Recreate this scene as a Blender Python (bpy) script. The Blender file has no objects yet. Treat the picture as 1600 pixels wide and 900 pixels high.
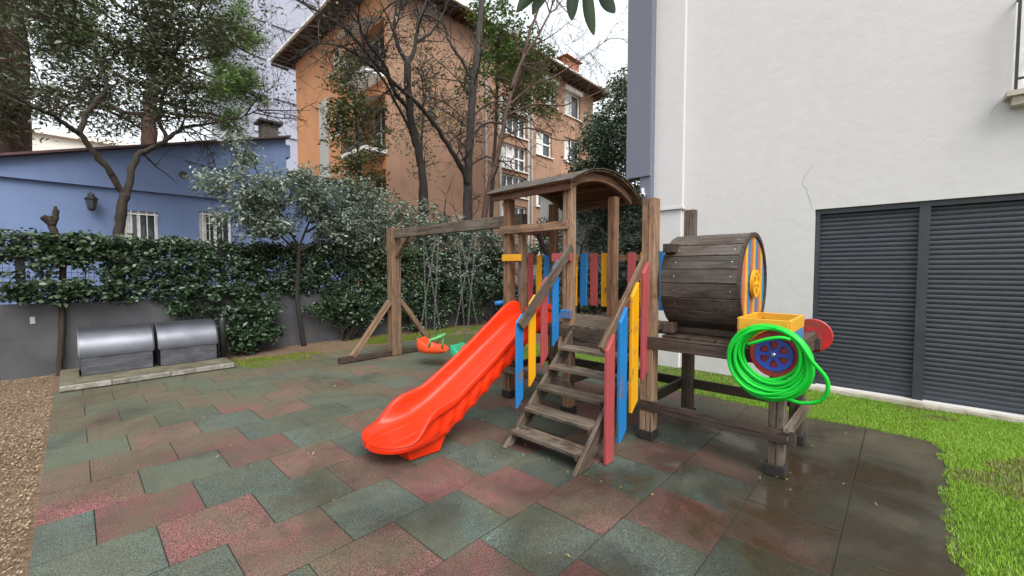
import bpy, bmesh, math, random
import numpy as np
from mathutils import Vector, Matrix
rnd = random.Random(7); rng = np.random.default_rng(11)
scene = bpy.context.scene
COL = scene.collection
R = math.radians

# ---------------------------------------------------------------- camera, sky, sun, exposure
cam_d = bpy.data.cameras.new('camera'); cam = bpy.data.objects.new('camera', cam_d); COL.objects.link(cam)
cam_d.sensor_width = 36.0; cam_d.lens = 36.0 * 648 / 1600; cam_d.clip_start = 0.05; cam_d.clip_end = 1000
cam.location = (0, 0, 1.53)
cam.rotation_euler = (R(90 - 2.5), 0, R(43.3 - 90))
scene.camera = cam
world = bpy.data.worlds.new('World'); scene.world = world; world.use_nodes = True
SUN_EL, SUN_AZ = 50, 246          # degrees; azimuth is measured from +X towards +Y
wn = world.node_tree.nodes; wl = world.node_tree.links
for n in list(wn): wn.remove(n)
sky = wn.new('ShaderNodeTexSky'); sky.sky_type = 'NISHITA'; sky.sun_disc = False
sky.sun_elevation = R(SUN_EL); sky.sun_rotation = R(90 - SUN_AZ)
sky.air_density = 1.0; sky.dust_density = 6.0; sky.ozone_density = 1.0
hs = wn.new('ShaderNodeHueSaturation'); hs.inputs['Saturation'].default_value = 0.22
cmix = wn.new('ShaderNodeMix'); cmix.data_type = 'RGBA'; cmix.inputs[0].default_value = 0.75
cmix.inputs[7].default_value = (4.9, 5.25, 5.45, 1)     # even cloud deck
bg = wn.new('ShaderNodeBackground'); bg.inputs['Strength'].default_value = 0.12
wo = wn.new('ShaderNodeOutputWorld')
wl.new(sky.outputs[0], hs.inputs['Color']); wl.new(hs.outputs[0], cmix.inputs[6]); wl.new(cmix.outputs[2], bg.inputs[0]); wl.new(bg.outputs[0], wo.inputs[0])
sun_d = bpy.data.lights.new('sun', 'SUN'); sun_d.energy = 1.5; sun_d.angle = R(40); sun_d.color = (1, 0.975, 0.94)
sun = bpy.data.objects.new('sun', sun_d); COL.objects.link(sun)
_d = Vector((math.cos(R(SUN_AZ)) * math.cos(R(SUN_EL)), math.sin(R(SUN_AZ)) * math.cos(R(SUN_EL)), math.sin(R(SUN_EL))))
sun.rotation_euler = _d.to_track_quat('Z', 'Y').to_euler(); sun.location = (0, 0, 30)
scene.view_settings.view_transform = 'Standard'; scene.view_settings.look = 'None'
scene.view_settings.exposure = 1.3; scene.view_settings.gamma = 1.0; scene.view_settings.use_curve_mapping = False
scene.render.engine = 'CYCLES'
scene.cycles.max_bounces = 6; scene.cycles.diffuse_bounces = 3; scene.cycles.glossy_bounces = 3
scene.cycles.transmission_bounces = 4; scene.cycles.transparent_max_bounces = 6
scene.cycles.use_denoising = True; scene.cycles.use_adaptive_sampling = True; scene.cycles.adaptive_threshold = 0.02

# ---------------------------------------------------------------- node helpers
class NT:
    def __init__(s, name):
        s.m = bpy.data.materials.new(name); s.m.use_nodes = True
        s.t = s.m.node_tree; s.n = s.t.nodes; s.n.clear()
        s.out = s.n.new('ShaderNodeOutputMaterial')
    def node(s, typ, ins=None, **kw):
        o = s.n.new('ShaderNode' + typ)
        for k, v in kw.items(): setattr(o, k, v)
        for k, v in (ins or {}).items(): s.put(o.inputs[k], v)
        return o
    def put(s, sock, v):
        if isinstance(v, bpy.types.NodeSocket): s.t.links.new(v, sock)
        else:
            if isinstance(v, tuple) and len(v) == 3 and sock.type == 'RGBA': v = v + (1,)
            sock.default_value = v
    def coord(s, kind='Object', scale=(1, 1, 1), rand=False):
        c = s.node('TexCoord').outputs[kind] if kind != 'Position' else s.node('NewGeometry').outputs['Position']
        if rand:
            oi = s.node('ObjectInfo').outputs['Random']
            mul = s.node('Math', {0: oi, 1: 37.0}, operation='MULTIPLY').outputs[0]
            c = s.node('VectorMath', {0: c, 1: s.node('CombineXYZ', {0: mul, 1: mul, 2: mul}).outputs[0]}, operation='ADD').outputs[0]
        return s.node('VectorMath', {0: c, 1: tuple(scale)}, operation='MULTIPLY').outputs[0]
    def noise(s, vec, scale, detail=3, rough=0.55, dist=0.0):
        return s.node('TexNoise', {'Vector': vec, 'Scale': scale, 'Detail': detail, 'Roughness': rough, 'Distortion': dist}).outputs['Fac']
    def ramp(s, fac, stops):
        r = s.node('ValToRGB', {0: fac}); e = r.color_ramp.elements
        while len(e) < len(stops): e.new(0.5)
        for el, (p, c) in zip(e, stops):
            el.position = p; el.color = (c if isinstance(c, tuple) else (c, c, c)) + ((1,) if not (isinstance(c, tuple) and len(c) == 4) else ())
        return r.outputs[0]
    def mix(s, fac, a, b, blend='MIX'):
        m = s.node('Mix', data_type='RGBA', blend_type=blend)
        s.put(m.inputs[0], fac); s.put(m.inputs[6], a); s.put(m.inputs[7], b)
        return m.outputs[2]
    def math(s, op, a, b=None, clamp=False):
        ins = {0: a}
        if b is not None: ins[1] = b
        return s.node('Math', ins, operation=op, use_clamp=clamp).outputs[0]
    def bump(s, h, strength=0.3, dist=0.01):
        return s.node('Bump', {'Height': h, 'Strength': strength, 'Distance': dist}).outputs[0]
    def bsdf(s, **k):
        names = dict(color='Base Color', rough='Roughness', metal='Metallic', normal='Normal', spec='Specular IOR Level', coat='Coat Weight', coatr='Coat Roughness', sub='Subsurface Weight', trans='Transmission Weight', alpha='Alpha', emit='Emission Color', emits='Emission Strength')
        b = s.node('BsdfPrincipled', {names[i]: v for i, v in k.items()})
        s.t.links.new(b.outputs[0], s.out.inputs[0]); return b

def sc3(c, f): return tuple(min(1, x * f) for x in c)
def m_plain(name, color, rough=0.6, var=0.25, scale=6.0, bump=0.15, metal=0.0, spec=0.5, fine=60.0, dirt=None, rand=True):
    t = NT(name); v = t.coord('Object', rand=rand)
    a = t.noise(v, scale, 4); b = t.noise(v, fine, 2)
    c = t.mix(t.ramp(a, [(0.3, 0.0), (0.7, 1.0)]), sc3(color, 1 - var), sc3(color, 1 + var))
    if dirt: c = t.mix(t.ramp(t.noise(v, scale * 0.6, 6, 0.65, 0.6), [(0.5, 0.0), (0.68, 0.85)]), c, dirt)
    t.bsdf(color=c, rough=rough, metal=metal, spec=spec, normal=t.bump(t.math('ADD', a, t.math('MULTIPLY', b, 0.5)), bump, 0.01))
    return t.m

def m_wood(name, light, dark, grey, greyamt=0.5, rough=0.75, wet=0.0):
    t = NT(name); v = t.coord('Object', (1, 1, 1), rand=True)
    g = t.node('VectorMath', {0: v, 1: (1.6, 26, 26)}, operation='MULTIPLY').outputs[0]
    grain = t.noise(g, 1.0, 6, 0.65, 0.8)
    fineg = t.noise(t.node('VectorMath', {0: v, 1: (4, 160, 160)}, operation='MULTIPLY').outputs[0], 1.0, 3, 0.6)
    big = t.noise(v, 1.7, 4, 0.6)
    c = t.mix(t.ramp(grain, [(0.28, 0.0), (0.72, 1.0)]), dark, light)
    gm = t.math('MULTIPLY', t.ramp(big, [(0.36, 0.0), (0.66, 1.0)]), greyamt * 1.2, clamp=True)
    c = t.mix(gm, c, t.mix(t.ramp(grain, [(0.3, 0.0), (0.75, 1.0)]), sc3(grey, 0.45), grey))
    crack = t.ramp(t.noise(t.node('VectorMath', {0: v, 1: (0.9, 30, 30)}, operation='MULTIPLY').outputs[0], 1.0, 2, 0.5), [(0.30, 1.0), (0.36, 0.0)])
    c = t.mix(t.math('MULTIPLY', crack, 0.75), c, sc3(dark, 0.3))
    stain = t.ramp(t.noise(t.node('VectorMath', {0: v, 1: (1.0, 2.5, 2.5)}, operation='MULTIPLY').outputs[0], 5.5, 5, 0.75, 0.6), [(0.50, 0.0), (0.66, 0.8)])
    c = t.mix(stain, c, sc3(dark, 0.8))
    orand = t.node('ObjectInfo').outputs['Random']
    c = t.mix(1.0, c, t.ramp(orand, [(0.0, 0.55), (1.0, 0.95)]), 'MULTIPLY')
    h = t.math('ADD', t.math('MULTIPLY', fineg, 0.5), t.math('SUBTRACT', grain, crack))
    t.bsdf(color=c, rough=t.math('SUBTRACT', rough, t.math('MULTIPLY', stain, 0.25 + wet)), normal=t.bump(h, 0.45, 0.006), spec=0.4)
    return t.m

def m_paint(name, color, wood=(0.16, 0.11, 0.075), wear=0.35, rough=0.42):
    t = NT(name); v = t.coord('Object', rand=True)
    g = t.node('VectorMath', {0: v, 1: (3.0, 40, 40)}, operation='MULTIPLY').outputs[0]
    grain = t.noise(g, 1.0, 5, 0.6, 0.5); big = t.noise(v, 5.0, 5, 0.7)
    c = t.mix(grain, sc3(color, 0.78), sc3(color, 1.12))
    c = t.mix(t.ramp(t.noise(v, 2.5, 4), [(0.4, 0.0), (0.8, 0.45)]), c, sc3(color, 0.6))
    k = t.ramp(t.math('ADD', t.math('MULTIPLY', grain, 0.45), t.math('MULTIPLY', big, 0.75)), [(0.80 - 0.2 * wear, 0.0), (0.84 - 0.2 * wear, 1.0)])
    c = t.mix(k, c, wood)
    t.bsdf(color=c, rough=rough, normal=t.bump(t.math('SUBTRACT', grain, k), 0.3, 0.004), spec=0.45)
    return t.m

def m_leaf(name, c1, c2, c3=None, rough=0.4, transl=0.25, spec=0.5):
    t = NT(name)
    a = t.node('Attribute', attribute_name='tint').outputs['Fac']
    stops = [(0.0, c1), (0.6, c2), (1.0, c3 or sc3(c2, 1.3))]
    c = t.ramp(a, stops)
    b = t.node('BsdfPrincipled', {'Base Color': c, 'Roughness': rough, 'Specular IOR Level': spec})
    tr = t.node('BsdfTranslucent', {'Color': t.mix(1.0, c, (1.0, 1.0, 0.55), 'MULTIPLY')})
    mx = t.node('MixShader', {0: transl}); t.t.links.new(b.outputs[0], mx.inputs[1]); t.t.links.new(tr.outputs[0], mx.inputs[2])
    t.t.links.new(mx.outputs[0], t.out.inputs[0]); return t.m

def m_bark(name, color, var=0.4, moss=None):
    t = NT(name); v = t.coord('Object')
    n1 = t.noise(t.node('VectorMath', {0: v, 1: (14, 14, 3)}, operation='MULTIPLY').outputs[0], 1.0, 5, 0.65, 0.5)
    n2 = t.noise(v, 2.0, 4)
    c = t.mix(t.ramp(n1, [(0.3, 0.0), (0.7, 1.0)]), sc3(color, 1 - var), sc3(color, 1 + var))
    c = t.mix(t.ramp(n2, [(0.45, 0.0), (0.7, 0.6)]), c, moss or sc3(color, 0.6))
    t.bsdf(color=c, rough=0.85, normal=t.bump(n1, 0.6, 0.02), spec=0.3); return t.m

def m_tile(name, color, alt):
    """rubber granule tile: speckle, algae and dirt stains, film of water in the low places"""
    t = NT(name); v = t.coord('Position'); o = t.coord('Object', rand=True)
    sp = t.noise(v, 240.0, 2, 0.75); sp2 = t.noise(v, 120.0, 2, 0.7)
    c = t.mix(t.ramp(t.math('ADD', t.math('MULTIPLY', sp, 0.6), t.math('MULTIPLY', sp2, 0.4)), [(0.42, 0.0), (0.60, 1.0)]), sc3(color, 0.25), sc3(color, 2.0))
    c = t.mix(t.ramp(t.noise(o, 3.2, 5, 0.65, 0.5), [(0.36, 0.0), (0.66, 0.95)]), c, alt)           # wear in the middle of tiles
    dz = t.math('MULTIPLY', t.math('SUBTRACT', sp, 0.5), 0.55)      # granule-sized dither for every stain edge
    rv = t.node('ObjectInfo').outputs['Random']
    c = t.mix(1.0, c, t.ramp(rv, [(0.0, 0.78), (1.0, 1.2)]), 'MULTIPLY')
    xyz = t.node('SeparateXYZ', {0: v}); X, Y = xyz.outputs[0], xyz.outputs[1]
    c = t.mix(t.math('MULTIPLY', t.ramp(t.noise(o, 5.0, 4, 0.6), [(0.56, 0.0), (0.70, 1.0)]), 0.6), c, t.mix(t.ramp(sp, [(0.45, 0.0), (0.58, 1.0)]), sc3(color, 0.2), sc3(color, 0.95)))   # scuffed dark blotches
    # algae: more of it away from the walked-on front, by the hedge and along the lawn
    far = t.node('MapRange', {0: Y, 1: 3.2, 2: 7.5, 3: 0.0, 4: 1.0}).outputs[0]
    lawn = t.node('MapRange', {0: t.math('SUBTRACT', X, t.math('MULTIPLY', Y, 1.6)), 1: 1.2, 2: 4.0, 3: 0.0, 4: 1.0}).outputs[0]
    alg = t.noise(v, 1.5, 6, 0.7, 0.6)
    k1 = t.math('MULTIPLY', t.ramp(t.math('ADD', t.math('ADD', alg, dz), t.math('MULTIPLY', far, 0.24)), [(0.42, 0.0), (0.68, 1.0)]), 0.78)
    c = t.mix(k1, c, (0.086, 0.088, 0.050))
    k2 = t.math('MULTIPLY', t.ramp(t.math('ADD', t.math('ADD', t.noise(v, 1.1, 5, 0.7, 0.8), t.math('MULTIPLY', dz, 0.6)), t.math('MULTIPLY', lawn, 0.42)), [(0.48, 0.0), (0.76, 1.0)]), 0.95)
    c = t.mix(k2, c, t.mix(t.noise(v, 9.0, 4), (0.030, 0.026, 0.017), (0.080, 0.066, 0.036)))
    green = t.ramp(t.noise(v, 2.3, 5, 0.7), [(0.62, 0.0), (0.78, 0.75)])
    c = t.mix(green, c, (0.07, 0.13, 0.03))
    c = t.mix(1.0, c, t.ramp(t.math('ADD', t.math('MULTIPLY', sp, 0.55), t.math('MULTIPLY', sp2, 0.45)), [(0.36, 0.45), (0.50, 0.95), (0.64, 1.7)]), 'MULTIPLY')
    # water
    hz = t.node('MapRange', {0: t.node('VectorMath', {0: v, 1: (3.15, 0.62, 0)}, operation='DISTANCE').outputs['Value'], 1: 0.2, 2: 2.8, 3: 0.28, 4: -0.05}).outputs[0]
    hz2 = t.node('MapRange', {0: t.node('VectorMath', {0: v, 1: (1.75, 2.75, 0)}, operation='DISTANCE').outputs['Value'], 1: 0.1, 2: 0.9, 3: 0.20, 4: 0.0}).outputs[0]
    w0 = t.math('ADD', t.math('ADD', t.noise(v, 1.35, 3, 0.5, 0.4), hz), hz2)
    damp = t.ramp(w0, [(0.50, 0.0), (0.74, 1.0)])
    pool = t.ramp(t.math('ADD', w0, t.math('MULTIPLY', sp2, 0.06)), [(0.775, 0.0), (0.84, 1.0)])
    c = t.mix(t.math('MULTIPLY', damp, 0.8), c, t.mix(1.0, c, (0.34, 0.32, 0.29), 'MULTIPLY'))
    c = t.mix(t.math('MULTIPLY', pool, 0.6), c, (0.045, 0.03, 0.018))
    ro = t.math('SUBTRACT', 0.86, t.math('ADD', t.math('MULTIPLY', damp, 0.36), t.math('MULTIPLY', pool, 0.36)))
    hgt = t.math('MULTIPLY', t.math('ADD', sp, sp2), t.math('SUBTRACT', 1.0, pool))
    t.bsdf(color=c, rough=ro, normal=t.bump(hgt, 0.5, 0.006), spec=0.45)
    return t.m

# ---------------------------------------------------------------- mesh and object helpers
def np_mesh(name, V, F, tint=None):
    V = np.asarray(V, dtype=np.float32); F = np.asarray(F, dtype=np.int32); k = F.shape[1]; me = bpy.data.meshes.new(name)
    me.vertices.add(len(V)); me.vertices.foreach_set('co', V.ravel())
    me.loops.add(F.size); me.loops.foreach_set('vertex_index', F.ravel())
    me.polygons.add(len(F)); me.polygons.foreach_set('loop_start', np.arange(0, F.size, k, dtype=np.int32))
    if tint is not None:
        at = me.attributes.new('tint', 'FLOAT', 'FACE'); at.data.foreach_set('value', np.asarray(tint, dtype=np.float32))
    me.update(calc_edges=True); me.validate(); return me

WM = {}
def link(name, data, mat=None, parent=None, M=None, smooth=False):
    o = bpy.data.objects.new(name, data); COL.objects.link(o)
    M = M or Matrix.Identity(4)
    if parent is not None:
        o.parent = parent; o.matrix_parent_inverse = WM[parent.name].inverted()
    o.matrix_basis = M; WM[o.name] = M.copy()
    if data is not None and mat is not None and len(data.materials) == 0: data.materials.append(mat)
    if smooth and data is not None:
        data.polygons.foreach_set('use_smooth', np.ones(len(data.polygons), dtype=bool))
    return o
def thing(name, loc, label, cat, group=None):
    o = link(name, None, M=Matrix.Translation(loc)); o.empty_display_size = 0.1
    return tag(o, label, cat, group)
def tag(o, label, cat, group=None):
    o['label'] = label; o['category'] = cat
    if group: o['group'] = group
    return o
def kind(o, k): o['kind'] = k; return o

class MB:
    """collects polygons for one mesh"""
    def __init__(s): s.v = []; s.f = []
    def poly(s, pts):
        b = len(s.v); s.v += [tuple(p) for p in pts]; s.f.append(tuple(range(b, b + len(pts)))); return s
    def box(s, x0, x1, y0, y1, z0, z1):
        b = len(s.v)
        s.v += [(x0, y0, z0), (x1, y0, z0), (x1, y1, z0), (x0, y1, z0), (x0, y0, z1), (x1, y0, z1), (x1, y1, z1), (x0, y1, z1)]
        s.f += [tuple(b + i for i in q) for q in ((0, 3, 2, 1), (4, 5, 6, 7), (0, 1, 5, 4), (1, 2, 6, 5), (2, 3, 7, 6), (3, 0, 4, 7))]; return s
    def bar(s, p0, p1, w, t, up=(0, 0, 1)):
        p0, p1 = Vector(p0), Vector(p1); a = (p1 - p0).normalized(); u = Vector(up)
        if abs(a.dot(u)) > 0.98: u = Vector((1, 0, 0))
        sd = u.cross(a).normalized() * w / 2; u = a.cross(sd).normalized() * t / 2; b = len(s.v)
        s.v += [tuple(p + sd * i + u * j) for p in (p0, p1) for i, j in ((-1, -1), (1, -1), (1, 1), (-1, 1))]
        s.f += [tuple(b + i for i in q) for q in ((3, 2, 1, 0), (4, 5, 6, 7), (0, 1, 5, 4), (1, 2, 6, 5), (2, 3, 7, 6), (3, 0, 4, 7))]; return s
    def tube(s, pts, radii, n=6, cap=True):
        pts = [Vector(p) for p in pts]; b = len(s.v); prev = None
        if not hasattr(radii, '__len__'): radii = [radii] * len(pts)
        for i, p in enumerate(pts):
            d = (pts[min(i + 1, len(pts) - 1)] - pts[max(i - 1, 0)]).normalized()
            if prev is None:
                u = d.orthogonal().normalized()
            else:
                u = prev - d * prev.dot(d); u = u.normalized() if u.length > 1e-6 else d.orthogonal().normalized()
            prev = u; w = d.cross(u)
            for k in range(n):
                a = 2 * math.pi * k / n; s.v.append(tuple(p + (u * math.cos(a) + w * math.sin(a)) * radii[i]))
        for i in range(len(pts) - 1):
            for k in range(n):
                k2 = (k + 1) % n; s.f.append((b + i * n + k, b + i * n + k2, b + (i + 1) * n + k2, b + (i + 1) * n + k))
        if cap:
            s.f.append(tuple(b + k for k in reversed(range(n)))); e = b + (len(pts) - 1) * n; s.f.append(tuple(e + k for k in range(n)))
        return s
    def lathe(s, c, axis, prof, n=20):
        """prof: list of (along, radius)"""
        c, a = Vector(c), Vector(axis).normalized(); u = a.orthogonal().normalized(); w = a.cross(u); b = len(s.v)
        for h, r in prof:
            for k in range(n):
                t = 2 * math.pi * k / n; s.v.append(tuple(c + a * h + (u * math.cos(t) + w * math.sin(t)) * max(r, 1e-4)))
        for i in range(len(prof) - 1):
            for k in range(n):
                k2 = (k + 1) % n; s.f.append((b + i * n + k, b + i * n + k2, b + (i + 1) * n + k2, b + (i + 1) * n + k))
        s.f.append(tuple(b + k for k in reversed(range(n)))); e = b + (len(prof) - 1) * n; s.f.append(tuple(e + k for k in range(n)))
        return s
    def mesh(s, name, fix=False):
        me = bpy.data.meshes.new(name); me.from_pydata(s.v, [], s.f)
        if fix:
            bm = bmesh.new(); bm.from_mesh(me); bmesh.ops.recalc_face_normals(bm, faces=bm.faces); bm.to_mesh(me); bm.free()
        me.update(); return me
    def build(s, name, mat, parent=None, smooth=False, fix=False): return link(name, s.mesh(name, fix), mat, parent, smooth=smooth)

_hull = {}
def hull(name, pts):
    bm = bmesh.new()
    for p in pts: bm.verts.new(p)
    r = bmesh.ops.convex_hull(bm, input=bm.verts)
    bmesh.ops.dissolve_limit(bm, angle_limit=0.02, verts=bm.verts, edges=bm.edges)
    me = bpy.data.meshes.new(name); bm.to_mesh(me); bm.free(); return me
def cbox(L, w, t, b=0.005, mat=None):
    key = (round(L, 3), round(w, 3), round(t, 3), b, mat.name if mat else '')
    if key not in _hull:
        pts = []
        hx, hy, hz = L / 2, w / 2, t / 2
        for sx in (-1, 1):
            for sy in (-1, 1):
                for sz in (-1, 1):
                    j = rnd.uniform(0, 0.0015)
                    pts += [(sx * (hx - j), sy * (hy - b), sz * (hz - b)), (sx * (hx - b), sy * (hy - j), sz * (hz - b)), (sx * (hx - b), sy * (hy - b), sz * (hz - j))]
        _hull[key] = hull('board', pts)
    return _hull[key]
def frame(p0, p1, up=(0, 0, 1)):
    p0, p1 = Vector(p0), Vector(p1); x = (p1 - p0).normalized(); u = Vector(up)
    if abs(x.dot(u)) > 0.97: u = Vector((0, 1, 0))
    y = u.cross(x).normalized(); z = x.cross(y)
    M = Matrix((x, y, z)).transposed().to_4x4(); M.translation = (p0 + p1) / 2; return M
def beam(name, p0, p1, w, t, mat, parent, up=(0, 0, 1), b=0.005):
    """board from p0 to p1; w across (perpendicular to up), t along up; grain runs along local X"""
    L = (Vector(p1) - Vector(p0)).length
    return link(name, cbox(L, w, t, b, mat), mat, parent, frame(p0, p1, up))
def post(name, x, y, z0, z1, s, mat, parent, groove=True):
    h = s / 2; g = s * 0.07; d = s * 0.10; c = s * 0.05
    pr = []
    for k in range(4):
        ca, sa = [(1, 0), (0, 1), (-1, 0), (0, -1)][k]
        side = [(h, -h + c), (h, -g), (h - d, -g * 0.3), (h - d, g * 0.3), (h, g), (h, h - c)] if groove else [(h, -h + c), (h, h - c)]
        pr += [(p * ca - q * sa, p * sa + q * ca) for p, q in side]
    key = ('post', round(z1 - z0, 3), s, groove, mat.name)
    if key not in _hull:
        m = MB(); L = z1 - z0; n = len(pr)
        for xx in (-L / 2, L / 2): m.v += [(xx, p, q) for p, q in pr]
        for k in range(n): m.f.append((k, (k + 1) % n, n + (k + 1) % n, n + k))
        m.f.append(tuple(reversed(range(n)))); m.f.append(tuple(range(n, 2 * n)))
        _hull[key] = m.mesh('post')
    return link(name, _hull[key], mat, parent, frame((x, y, z0), (x, y, z1)))
def slat(name, p0, p1, w, t, mat, parent, wdir, shear0=0.0, shear1=0.0):
    """upright board with ends cut on the slant along wdir"""
    p0, p1, wd = Vector(p0), Vector(p1), Vector(wdir).normalized(); x = (p1 - p0).normalized(); z = x.cross(wd); L = (p1 - p0).length
    M = Matrix((x, wd, z)).transposed().to_4x4(); M.translation = (p0 + p1) / 2
    pts = []
    for sx, sh in ((-1, shear0), (1, shear1)):
        for sy in (-1, 1):
            for sz in (-1, 1):
                e = sx * L / 2 + sh * sy * w / 2; b = 0.004
                pts += [(e, sy * (w / 2 - b), sz * t / 2), (e, sy * w / 2, sz * (t / 2 - b))]
    return link(name, hull(name, pts), mat, parent, M)

def leaf_mesh(name, P, size, up=0.4, aspect=0.5, droop=0.2, fold=0.25, jit=0.35, tint=None, out=None):
    P = np.asarray(P, dtype=np.float64); N = len(P)
    ax = rng.normal(size=(N, 3)); ax[:, 2] = ax[:, 2] * 0.5 - droop
    if out is not None: ax += out * 0.7
    ax /= np.linalg.norm(ax, axis=1)[:, None] + 1e-9
    nn = rng.normal(size=(N, 3)); nn[:, 2] = np.abs(nn[:, 2]) + up
    if out is not None: nn += out * 0.6
    sd = np.cross(ax, nn); sd /= np.linalg.norm(sd, axis=1)[:, None] + 1e-9
    nn = np.cross(sd, ax)
    L = size * (1 + rng.uniform(-jit, jit, N)); w = (L * aspect / 2)[:, None]; L = L[:, None]
    V = np.empty((N, 4, 3))
    V[:, 0] = P; V[:, 1] = P + ax * L * 0.45 + sd * w + nn * w * fold; V[:, 2] = P + ax * L - nn * L * 0.08; V[:, 3] = P + ax * L * 0.45 - sd * w + nn * w * fold
    b = np.arange(N)[:, None] * 4
    F = np.stack([np.hstack([b, b + 1, b + 2]), np.hstack([b, b + 2, b + 3])], axis=1).reshape(-1, 3)
    if tint is None: tint = rng.beta(2, 2.2, N)
    return np_mesh(name, V.reshape(-1, 3), F, np.repeat(tint, 2))

def smooth_path(pts, n=4):
    P = [Vector(p) for p in pts]; out = []
    for i in range(len(P) - 1):
        a, b, c, d = P[max(i - 1, 0)], P[i], P[i + 1], P[min(i + 2, len(P) - 1)]
        for k in range(n):
            t = k / n
            out.append(0.5 * ((2 * b) + (c - a) * t + (2 * a - 5 * b + 4 * c - d) * t * t + (3 * b - a - 3 * c + d) * t ** 3))
    out.append(P[-1]); return out
def limb(mb, pts, r0, r1, n=8, wob=0.0):
    P = smooth_path(pts, 4)
    if wob: P = [P[0]] + [p + Vector([rnd.gauss(0, wob) for _ in range(3)]) for p in P[1:-1]] + [P[-1]]
    m = len(P) - 1
    mb.tube(P, [(r0 + (r1 - r0) * (i / m) ** 0.8) * (1 + (rnd.uniform(-.08, .08) if wob else 0)) for i in range(m + 1)], n)
    return P
def sprout(mb, path, r, count, length, depth, tips, spread=1.0, lift=0.25, lo=0.25, curl=0.25, n=4, shrink=0.55):
    """side branches along a limb, recursively; tips collects points for leaves"""
    m = len(path) - 1
    for _ in range(count):
        i = min(m - 1, int(m * (lo + (1 - lo) * rnd.random()))); p = path[i]
        d = (path[i + 1] - path[i]).normalized(); q = Vector([rnd.gauss(0, 1) for _ in range(3)]); q = (q - d * q.dot(d)).normalized()
        v = (d * rnd.uniform(0.2, 0.8) + q * spread + Vector((0, 0, lift))).normalized()
        L = length * rnd.uniform(0.6, 1.3); k = 5; pts = [p.copy()]; bend = Vector([rnd.gauss(0, curl) for _ in range(3)])
        for s in range(k):
            v = (v + bend / k + Vector([rnd.gauss(0, 0.13) for _ in range(3)])).normalized(); pts.append(pts[-1] + v * L / k)
        rr = r * rnd.uniform(0.75, 1.1)
        mb.tube(pts, [rr * (1 - 0.75 * j / k) for j in range(k + 1)], n, cap=False)
        tips.extend(pts[2:])
        if depth > 1: sprout(mb, pts, rr * shrink, max(2, count // 2 + 1), L * 0.55, depth - 1, tips, spread, lift, 0.15, curl, max(3, n - 1), shrink)
def around(tips, per, sig, zs=0.8):
    T = np.array([tuple(t) for t in tips]); T = np.repeat(T, per, axis=0)
    return T + rng.normal(size=T.shape) * np.array([sig, sig, sig * zs])
def clumps(n, boxmin, boxmax, r, per, inside=None):
    """leaf positions gathered in clumps within a box"""
    lo, hi = np.array(boxmin), np.array(boxmax); C = rng.uniform(lo, hi, (n, 3))
    if inside is not None: C = C[inside(C)]
    P = np.repeat(C, per, axis=0); d = rng.normal(size=P.shape); d /= np.linalg.norm(d, axis=1)[:, None]
    rad = r * rng.uniform(0.35, 1.0, (len(P), 1)) ** 0.6 * np.repeat(rng.uniform(0.6, 1.25, (len(C), 1)), per, axis=0)
    return P + d * rad * np.array([1, 1, 0.75])

# ---------------------------------------------------------------- materials
M_ = {}
M_['brown'] = m_wood('wood_brown', (0.36, 0.185, 0.09), (0.085, 0.038, 0.020), (0.27, 0.19, 0.135), 0.3)
M_['tan'] = m_wood('wood_tan', (0.40, 0.24, 0.135), (0.115, 0.058, 0.032), (0.33, 0.25, 0.185), 0.4)
M_['dark'] = m_wood('wood_dark', (0.11, 0.066, 0.043), (0.025, 0.016, 0.011), (0.17, 0.14, 0.115), 0.35, 0.65, 0.12)
M_['greyw'] = m_wood('wood_grey', (0.17, 0.11, 0.07), (0.022, 0.015, 0.010), (0.33, 0.28, 0.22), 0.6, 0.68, 0.1)
M_['stave'] = m_wood('wood_stave', (0.13, 0.085, 0.06), (0.026, 0.019, 0.014), (0.26, 0.23, 0.205), 0.6, 0.55, 0.1)
M_['roofwood'] = m_wood('wood_roof', (0.27, 0.125, 0.06), (0.07, 0.032, 0.017), (0.17, 0.14, 0.11), 0.25)
M_['roofsheet'] = m_plain('weathered_roof_sheet', (0.06, 0.048, 0.038), 0.85, 0.45, 8, 0.4, dirt=(0.06, 0.055, 0.035), rand=False)
M_['red'] = m_paint('paint_red', (0.36, 0.062, 0.068), wear=0.55)
M_['yellow'] = m_paint('paint_yellow', (0.70, 0.33, 0.006), wear=0.55)
M_['blue'] = m_paint('paint_blue', (0.012, 0.17, 0.45), wear=0.55)
M_['oldyellow'] = m_paint('paint_old_yellow', (0.70, 0.36, 0.025), wear=0.5)
M_['oldblue'] = m_paint('paint_old_blue', (0.04, 0.20, 0.42), wear=0.5)
M_['oldred'] = m_paint('paint_old_red', (0.52, 0.14, 0.075), wear=0.5)
M_['wheelred'] = m_plain('wheel_red', (0.42, 0.018, 0.02), 0.42, 0.3, 9, 0.2, dirt=(0.2, 0.05, 0.04))
M_['wheelblue'] = m_plain('wheel_blue', (0.012, 0.045, 0.27), 0.35, 0.2, 12, 0.05)
M_['wheelyellow'] = m_plain('wheel_yellow', (0.72, 0.36, 0.015), 0.4, 0.2, 12, 0.05)
M_['shoe'] = m_plain('post_shoe', (0.012, 0.011, 0.010), 0.85, 0.4, 20, 0.3)
M_['steel'] = m_plain('steel', (0.45, 0.45, 0.46), 0.35, 0.2, 30, 0.1, metal=0.9)
M_['chain'] = m_plain('chain_steel', (0.20, 0.195, 0.19), 0.45, 0.3, 30, 0.1, metal=0.8)
M_['iron'] = m_plain('black_iron', (0.018, 0.018, 0.02), 0.5, 0.3, 15, 0.2)
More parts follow.
